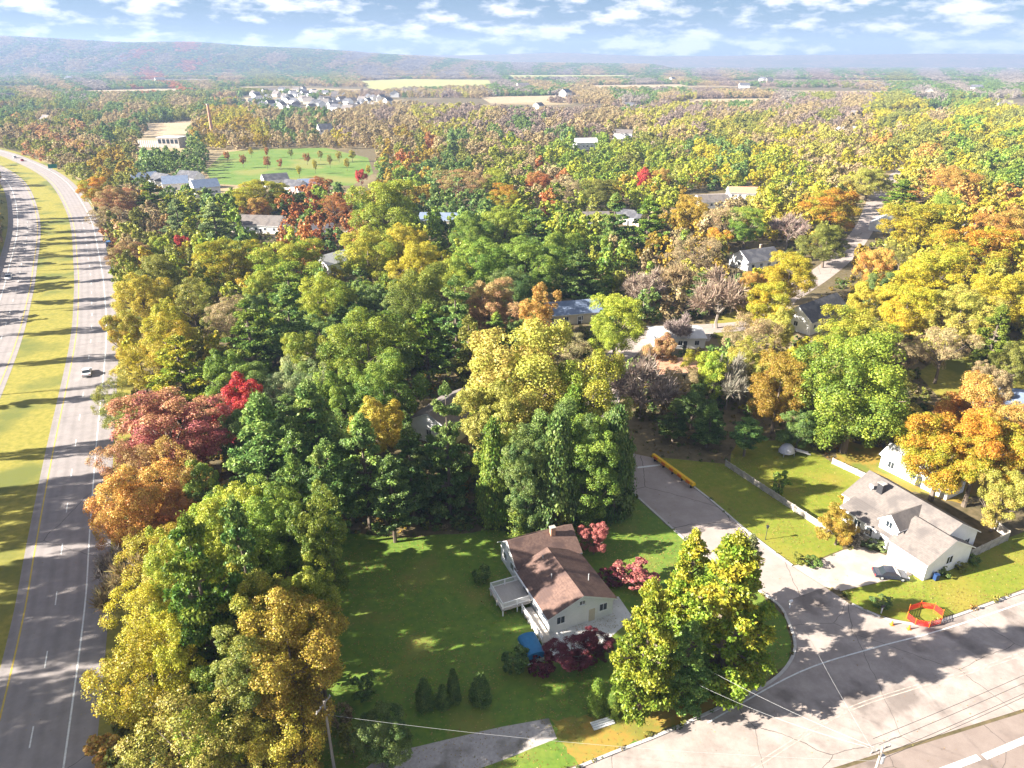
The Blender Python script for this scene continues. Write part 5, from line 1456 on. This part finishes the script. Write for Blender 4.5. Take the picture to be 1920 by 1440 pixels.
# fallen leaves drifted over lawns, verges and kerb lines
fl = np.random.default_rng(17)
spots = []
while len(spots) < 20000:
    Y = fl.uniform(46, 125); X = fl.uniform(-70, 100)
    if not any(inside((X, Y), q) for q in (house_a_lawn, b_lawn, b_yard, corner)): 
        if fl.random() > 0.04: continue
    if fl.random() > 0.35 + 0.65 * (math.sin(X * 0.31 + 2 * math.sin(Y * 0.17)) + math.sin(Y * 0.43 + X * 0.11) > 0.2): continue
    spots.append((X, Y, 0.05))
spots = np.array(spots)
nl = len(spots)
fm = leaf_mesh("fallen_leaves", spots, np.array([0, 0, 1.0]) + fl.normal(size=(nl, 3)) * 0.25, fl.uniform(0.1, 0.3, nl), fl.random(nl), fl.random(nl), 1.2, fl)
fo_ = tag(link(bpy.data.objects.new("fallen_leaves", fm)), "fallen tan and orange leaves drifted over the lawns", "leaves", kind="stuff")
fo_["tint"] = [0.30, 0.19, 0.05]; fo_["tint2"] = [0.30, 0.27, 0.08]

# ------------------------------------------------------------------ small things
def car(name, x, y, rz, paint, label, L=4.7, W=1.85, Hc=1.5, loc=None, kind="sedan"):
    p = loc or at(x, y, 0)
    r = empty(name, (p[0], p[1], 0.035), rz, label, "car")
    hw = W / 2
    z0 = 0.28
    belt = Hc * 0.6
    if kind == "suv": prof = [(-L/2, z0+.1), (-L/2, belt), (-L/2+.1, belt+.05), (L/2-.25, belt-.05), (L/2, belt*0.75), (L/2, z0)]
    else: prof = [(-L/2, z0+.15), (-L/2, belt-.05), (-L/2+.2, belt+.03), (L/2-1.0, belt), (L/2-.15, belt*0.82), (L/2, belt*.6), (L/2, z0)]
    b = MB(); n = len(prof)
    for i in range(n):
        j = (i + 1) % n
        (x0, a0), (x1, a1) = prof[i], prof[j]
        b.poly([(x0, hw, a0), (x0, -hw, a0), (x1, -hw, a1), (x1, hw, a1)])
    b.poly([(q[0], -hw, q[1]) for q in reversed(prof)]); b.poly([(q[0], hw, q[1]) for q in prof])
    bo = b.build("body", paint, r)
    md = bo.modifiers.new("round", 'BEVEL'); md.width = 0.08; md.segments = 3
    if kind == "suv": c = [(-L/2+.12, belt), (-L/2+.35, Hc), (L/2-1.9, Hc), (L/2-1.1, belt)]
    else: c = [(-L/2+.75, belt), (-L/2+1.35, Hc), (L/2-2.0, Hc), (L/2-1.15, belt)]
    t = hw * 0.78
    g = MB(); m4 = len(c)
    ys = [hw * 0.94, t, t, hw * 0.94]
    for i in range(m4 - 1):
        g.poly([(c[i][0], ys[i], c[i][1]), (c[i][0], -ys[i], c[i][1]), (c[i+1][0], -ys[i+1], c[i+1][1]), (c[i+1][0], ys[i+1], c[i+1][1])])
    for s in (1, -1):
        q = [(c[i][0], s * ys[i], c[i][1]) for i in range(m4)]
        g.poly(q if s > 0 else list(reversed(q)))
    g.build("windows", M_glass, r)
    rf = MB(); rf.box(((c[1][0] + c[2][0]) / 2, 0, Hc + 0.015), (c[2][0] - c[1][0] + 0.1, 2 * t + 0.04, 0.06)); rf.build("roof", paint, r)
    for sx in (-L * 0.3, L * 0.31):
        for s in (-1, 1):
            w = MB().tube([(sx, s * (hw - 0.18), 0.33), (sx, s * (hw + 0.02), 0.33)], [0.33, 0.33], 16).build("wheel", M_tyre, r)
            MB().tube([(sx, s * (hw + 0.021), 0.33), (sx, s * (hw + 0.03), 0.33)], [0.2, 0.19], 12).build("rim", M_metal, w)
    for s in (-1, 1):
        MB().box((L/2 - 0.02, s * hw * 0.7, belt * 0.72), (0.08, 0.4, 0.16)).build("headlight", M_trim, r)
        MB().box((-L/2 + 0.0, s * hw * 0.75, belt * 0.85), (0.06, 0.3, 0.16)).build("tail_light", M_red, r)
        MB().box((L/2 - 1.35, s * (hw + 0.08), belt + 0.08), (0.15, 0.18, 0.12)).build("mirror", paint, r)
    return r

P_silver = car_paint("silver_paint", (0.6, 0.6, 0.62)); P_white = car_paint("white_paint", (0.75, 0.75, 0.76)); P_darkcar = car_paint("near_black_paint", (0.035, 0.04, 0.06)); P_blue = car_paint("blue_paint", (0.05, 0.15, 0.35)); P_redcar = car_paint("red_paint", (0.4, 0.03, 0.03))
hwa = math.atan2(54.6, -26.5)
car("car", 164, 702, hwa, P_white, "white car in shadow on the near carriageway of the highway", 4.7, 1.85, 1.5)
car("car", 17, 523, math.atan2(-45, 24), P_white, "white car on the far carriageway at the picture edge")
car("car", 28, 296, math.atan2(85, -70), P_white, "white car far up the highway bend", 5, 2, 1.7, kind="suv")
car("car", 42, 302, math.atan2(85, -70), P_redcar, "red car beside the white one far up the highway bend")
car("car", 205, 462, math.radians(120), P_blue, "blue van parked at the wood edge beside the highway", 5.4, 2.1, 2.2, kind="suv")
car("car", 1668, 1082, math.radians(-8), P_darkcar, "dark convertible-sized car parked before the garage", 4.6, 1.85, 1.35)
car("car", 548, 452, math.radians(20), P_white, "white car parked beside the left lane")
car("car", 660, 438, math.radians(0), P_silver, "silver car further along the left lane")
# wheelie bin by the garage corner
bn = empty("wheelie_bin", at(1753, 1087, 0), 0.3, "blue wheelie bin at the garage corner beside the dark car", "bin")
MB().prism([(-.3, -.33), (.3, -.33), (.3, .33), (-.3, .33)], 0.08, 1.0).build("body", M_bluebin, bn)
MB().box((0, -0.02, 1.04), (0.66, 0.74, 0.08)).build("lid", M_bluebin, bn)
for s in (-1, 1): MB().tube([(s * .3, .3, .12), (s * .36, .3, .12)], [.12, .12], 10).build("wheel", M_tyre, bn)

# white fences
M_fence = surf("weathered_fence", (0.36, 0.32, 0.28), (0.5, 0.46, 0.41), 1.5, c3=(0.28, 0.25, 0.21), scale3=0.6)
def fence(name, A, B, label, h=1.2, mat=M_fence, span=2.4):
    A, B = Vector(A), Vector(B)
    L = (B - A).length
    rz = math.atan2(B.y - A.y, B.x - A.x)
    r = empty(name, (A.x, A.y, 0), rz, label, "fence")
    n = max(1, round(L / span))
    s = L / n
    pm = MB().box((0, 0, (h + 0.15) / 2), (0.15, 0.15, h + 0.15)).mesh("post", mat)
    qm = MB().box((s / 2, 0, h / 2 + 0.05), (s - 0.16, 0.07, h - 0.1))
    qm.box((s / 2, 0, h), (s - 0.16, 0.1, 0.1))
    qm = qm.mesh("panel", mat)
    for i in range(n + 1):
        o = link(bpy.data.objects.new("post", pm), r); o.location = (i * s, 0, 0)
        if i < n:
            o = link(bpy.data.objects.new("panel", qm), r); o.location = (i * s, 0, 0)
    return r
fence("yard_fence", at(1360, 874)[:2], at(1553, 1002)[:2], "long weathered pale panel fence between front lawn and back yard")
fence("yard_fence", at(1560, 870)[:2], at(1628, 902)[:2], "short pale fence meeting the far corner of the grey-roofed house")
fence("yard_fence", at(1818, 1048)[:2], at(1888, 1014)[:2], "shaded fence behind the garage gable", 1.6)
fence("yard_fence", at(1888, 1012)[:2], at(1855, 985)[:2], "fence return at the rear of the shaded side yard", 1.6)

# yellow barrier along the end of the side street
a, b = at(1224, 862), at(1300, 918)
yb = empty("road_barrier", a, math.atan2(b.y - a.y, b.x - a.x), "long yellow and orange barrier beam on posts beside the street end", "barrier")
L = (b - a).length
bm = MB()
prof = [(-0.35, 0.75), (0.35, 0.75), (0.42, 1.0), (0.25, 1.35), (-0.25, 1.35), (-0.42, 1.0)]
bm.v = [(0, p[0], p[1]) for p in prof] + [(L, p[0], p[1]) for p in prof]
bm.f = [(0, 1, 2, 3, 4, 5), (11, 10, 9, 8, 7, 6)] + [(i, i + 6, (i + 1) % 6 + 6, (i + 1) % 6) for i in range(6)]
bm.build("beam", M_yellow, yb)
for k in range(5): MB().box((1.2 + k * (L - 2.4) / 4, -0.36, 1.06), (1.0, 0.2, 0.5)).build("reflector", M_orange, yb)
for k in range(5): MB().box((0.6 + k * (L - 1.2) / 4, 0, 0.4), (0.16, 0.4, 0.8)).build("post", M_dark, yb)
# stop line at the street end
a, b = at(1195, 877), at(1238, 872)
t = (b - a).normalized(); n_ = Vector((-t.y, t.x, 0)) * 0.25; up = Vector((0, 0, .045))
tag(MB().poly([a - n_ + up, b - n_ + up, b + n_ + up, a + n_ + up]).build("street_end_marking", M_paint), kind="structure")

# red netting ring round a kerbside pit
c = at(1733, 1158)
rr = empty("safety_netting", c, 0.35, "ring of red-orange safety netting round a kerbside pit", "safety netting")
hexp = [(2.6 * math.cos(t_), 1.75 * math.sin(t_)) for t_ in [i * 6.2832 / 8 + 0.39 for i in range(8)]]
for i in range(8):
    p, q = Vector(hexp[i]), Vector(hexp[(i + 1) % 8])
    d = q - p
    rz = math.atan2(d.y, d.x)
    m_ = (p + q) / 2
    w = MB()
    for z in (0.15, 0.35, 0.55, 0.75, 0.95): w.box((m_.x, m_.y, z), (d.length - 0.08, 0.03, 0.09), rz)
    for k in range(9):
        s_ = p + d * ((k + 0.5) / 9); w.box((s_.x, s_.y, 0.55), (0.05, 0.026, 0.9), rz)
    w.build("net_panel", M_red, rr)
    MB().tube([(p.x, p.y, 0), (p.x, p.y, 1.25)], [0.04, 0.04], 6).build("stake", M_orange, rr)
# pale play dome with slide in the shaded yard
c = at(1474, 852)
pd = empty("play_dome", c, 0.2, "pale domed play shelter with a lilac slide in the shaded yard", "play equipment")
m = MB(); rows, seg = 6, 14
for i in range(rows + 1):
    f = i / rows * math.pi / 2
    for k in range(seg):
        t_ = 2 * math.pi * k / seg
        m.v.append((1.5 * math.cos(f) * math.cos(t_), 1.3 * math.cos(f) * math.sin(t_), 0.6 + 1.7 * math.sin(f)))
for i in range(rows):
    for k in range(seg):
        a_, b_ = i * seg + k, i * seg + (k + 1) % seg
        m.f.append((a_, b_, b_ + seg, a_ + seg))
m.build("dome", M_pallilac, pd, True)
for x, y in ((-1.1, -.9), (1.1, -.9), (-1.1, .9), (1.1, .9)): MB().tube([(x, y, 0), (x, y, .9)], [.07, .07], 6).build("leg", M_metal, pd)
sl = MB(); sl.poly([(1.3, -1.0, 1.2), (4.2, -1.4, .2), (4.2, -.6, .2), (1.3, -.2, 1.2)]); sl.poly([(1.3, -.2, 1.1), (4.2, -.6, .1), (4.2, -1.4, .1), (1.3, -1.0, 1.1)])
sl.poly([(1.3, -1.0, 1.1), (4.2, -1.4, .1), (4.2, -1.4, .4), (1.3, -1.0, 1.4)]); sl.poly([(1.3, -.2, 1.1), (1.3, -.2, 1.4), (4.2, -.6, .4), (4.2, -.6, .1)]); sl.build("slide", M_pallilac, pd)

# lamp post on the front lawn
lp = empty("lamp_post", at(1435, 1012), 0, "slim dark lamp post standing on the sunny front lawn", "lamp post")
MB().tube([(0, 0, 0), (0, 0, 0.25), (0, 0, 2.2)], [0.09, 0.05, 0.045], 8).build("post", M_dark, lp)
ld = MB().prism([(-.14, -.14), (.14, -.14), (.14, .14), (-.14, .14)], 2.2, 2.55).build("lantern", M_glass, lp)
MB().prism([(-.2, -.2), (.2, -.2), (.2, .2), (-.2, .2)], 2.55, 2.64).build("cap", M_dark, lp)
# white mailbox posts at the street corner
for x, y, lb in ((1480, 1140, "white mailbox on a post at the street corner, by the pine"), (1652, 1150, "dark mailbox on a post left of the red netting")):
    mb_ = empty("mailbox", at(x, y), 0.4, lb, "mailbox")
    wm_ = M_trim if "white" in lb else M_dark
    MB().box((0, 0, .55), (.12, .12, 1.1)).build("post", M_trim, mb_)
    q = MB(); k = 8
    ring = [(-.13, 1.1), (.13, 1.1)] + [(.13 * math.cos(math.pi * i / k), 1.25 + .13 * math.sin(math.pi * i / k)) for i in range(k + 1)]
    q.v = [(-.28, p_[0], p_[1]) for p_ in ring] + [(.28, p_[0], p_[1]) for p_ in ring]
    nn = len(ring)
    q.f = [tuple(reversed(range(nn))), tuple(range(nn, 2 * nn))] + [(i, (i + 1) % nn, (i + 1) % nn + nn, i + nn) for i in range(nn)]
    q.build("box", wm_, mb_)
# orange traffic cones by the kerb pit
for k, (x, y) in enumerate(((1672, 1172), (1704, 1180))):
    cn = empty("traffic_cone", at(x, y), 0, ("left" if k == 0 else "right") + "-hand traffic cone on the road beside the red netting", "traffic cone", "cones by the netting")
    MB().tube([(0, 0, 0.05), (0, 0, .8)], [.2, .04], 12).build("cone", M_orange, cn)
    MB().box((0, 0, .03), (.5, .5, .06)).build("base", M_orange, cn)

# utility poles and wires
def pole(loc, H, rz, label, arm=2.4):
    r = empty("utility_pole", loc, rz, label, "utility pole")
    MB().tube([(0, 0, 0), (0, 0, H)], [0.17, 0.12], 10).build("shaft", M_pole, r)
    MB().box((0, 0.14, H - 0.6), (arm, 0.11, 0.13)).build("crossarm", M_pole, r)
    for k in (-0.45, -0.2, 0.2, 0.45):
        MB().tube([(k * arm, 0.14, H - 0.53), (k * arm, 0.14, H - 0.3)], [0.05, 0.035], 6).build("insulator", M_metal, r)
    MB().tube([(0.28, -0.05, H - 2.2), (0.28, -0.05, H - 1.3)], [0.24, 0.24], 10).build("transformer", M_metal, r)
    return r
p1 = at(628, 1450, 0)
pole(p1, 10.5, 1.2, "weathered wooden utility pole rising at the bottom edge beside the ochre tree")
p2 = at(1655, 1402, 10.0); p2.z = 0
pole(p2, 10.2, 0.35, "utility pole whose crossarm shows at the bottom edge over the main road")
p3 = Vector((p2.x + 46, p2.y + 19, 0))
def wire(a, b, sag, label, mat=M_wire, r=0.022):
    pts = []
    for i in range(17):
        t = i / 16
        q = Vector(a).lerp(Vector(b), t); q.z -= 4 * sag * t * (1 - t)
        pts.append(q)
    o = MB().tube(pts, [r] * 17, 4, False).build("power_wire", mat)
    return tag(o, label, "wire", "overhead wires")
for k, (dz, dx, lb) in enumerate(((9.9, -1.1, "topmost of four black wires over the bottom right road"), (9.9, -0.4, "second of four black wires over the bottom right road"), (9.9, 0.5, "third of four black wires over the bottom right road"), (8.3, 0, "lowest of four black wires over the bottom right road"))):
    wire((p2.x + dx * 0.35, p2.y - dx * 0.94, dz), (p3.x + dx * 0.35, p3.y - dx * 0.94, dz + 0.2), 0.7, lb, M_wire, 0.022)
wire((p1.x, p1.y, 8.6), (p2.x, p2.y, 8.2), 1.0, "pale wire slanting from the bottom-edge utility pole across the gravel drive", M_palewire, 0.012)
wire((p2.x - 0.6, p2.y + 0.3, 9.7), tuple(at(1300, 1240, 6.5)), 0.5, "upper pale wire running from the road to the corner pines", M_palewire, 0.011)
wire((p2.x - 0.9, p2.y + 0.6, 9.3), tuple(at(1312, 1285, 6.0)), 0.6, "lower pale wire running from the road to the corner pines", M_palewire, 0.011)
wire((p2.x - 0.3, p2.y + 0.2, 8.8), tuple(at(1495, 1150, 7)), 0.4, "pale service wire crossing above the side street mouth", M_palewire, 0.010)
hs = empty("highway_sign", at(101, 322), math.radians(35), "teal green highway sign on two posts at the bend", "road sign")
for s_ in (-1.6, 1.6): MB().tube([(s_, 0, 0), (s_, 0, 4.2)], [.1, .1], 8).build("post", M_metal, hs)
MB().box((0, -.14, 3.6), (5.2, .08, 2.6)).build("sign_panel", surf("sign_green", (0.0, 0.16, 0.12), rough=0.4), hs)
# red and white road sign at the right edge
sg = empty("road_sign", at(1925, 1400), 0.2, "red and white road sign on a post at the right picture edge", "road sign")
MB().tube([(0, 0, 0), (0, 0, 2.4)], [.04, .04], 6).build("post", M_metal, sg)
so = MB().prism([(.45 * math.cos(i * .7854 + .39), .45 * math.sin(i * .7854 + .39)) for i in range(8)], -.015, .015).build("sign_plate", M_red, sg)
so.rotation_euler = (math.pi / 2, 0, 0); so.location = (0, -.06, 2.3)
# bench-like white kerb blocks lying near the bank
bl = empty("timber_stack", at(1130, 1357), 0.35, "small stack of pale boards lying on the shaded bank", "boards")
for k in range(4): MB().box((0, -0.4 + k * .28, .08), (2.6, .2, .12)).build("board", M_trim, bl)
# guard rail along the highway shoulder where the road bends
gl = [p for p in resample(offset(HW, 3.6), 4.0) if 190 < p.y < 420]
grd = empty("guard_rail", (gl[0].x, gl[0].y, 0), 0, "galvanised guard rail along the highway shoulder by the wood", "guard rail")
pm = MB().box((0, 0, .38), (.15, .15, .76)).mesh("post", M_metal)
for i, p in enumerate(gl):
    o = link(bpy.data.objects.new("post", pm), grd); o.location = (p.x - gl[0].x, p.y - gl[0].y, 0)
    if i + 1 < len(gl):
        q = gl[i + 1]; d = q - p
        MB().box(((p.x + q.x) / 2 - gl[0].x, (p.y + q.y) / 2 - gl[0].y, .62), (d.length + .1, .07, .3), math.atan2(d.y, d.x)).build("rail", M_metal, grd)

# ------------------------------------------------------------------ the air
hz = MB().box((0, 4600, 140), (26000, 12000, 290)).mesh("haze", M_glass)
hz.materials.clear()
mh = bpy.data.materials.new("haze"); mh.use_nodes = True
for n in list(mh.node_tree.nodes): mh.node_tree.nodes.remove(n)
mo = mh.node_tree.nodes.new("ShaderNodeOutputMaterial"); pv = mh.node_tree.nodes.new("ShaderNodeVolumePrincipled")
pv.inputs["Color"].default_value = (0.38, 0.52, 0.82, 1)
pv.inputs["Density"].default_value = 0.00014
pv.inputs["Anisotropy"].default_value = 0.1
mh.node_tree.links.new(pv.outputs[0], mo.inputs["Volume"])
hz.materials.append(mh)
tag(link(bpy.data.objects.new("haze", hz)), "thin blue haze lying over the whole valley", "haze", kind="stuff")
print("TREES", len(TREES), "auto", len(auto), "far", len(far_pts))
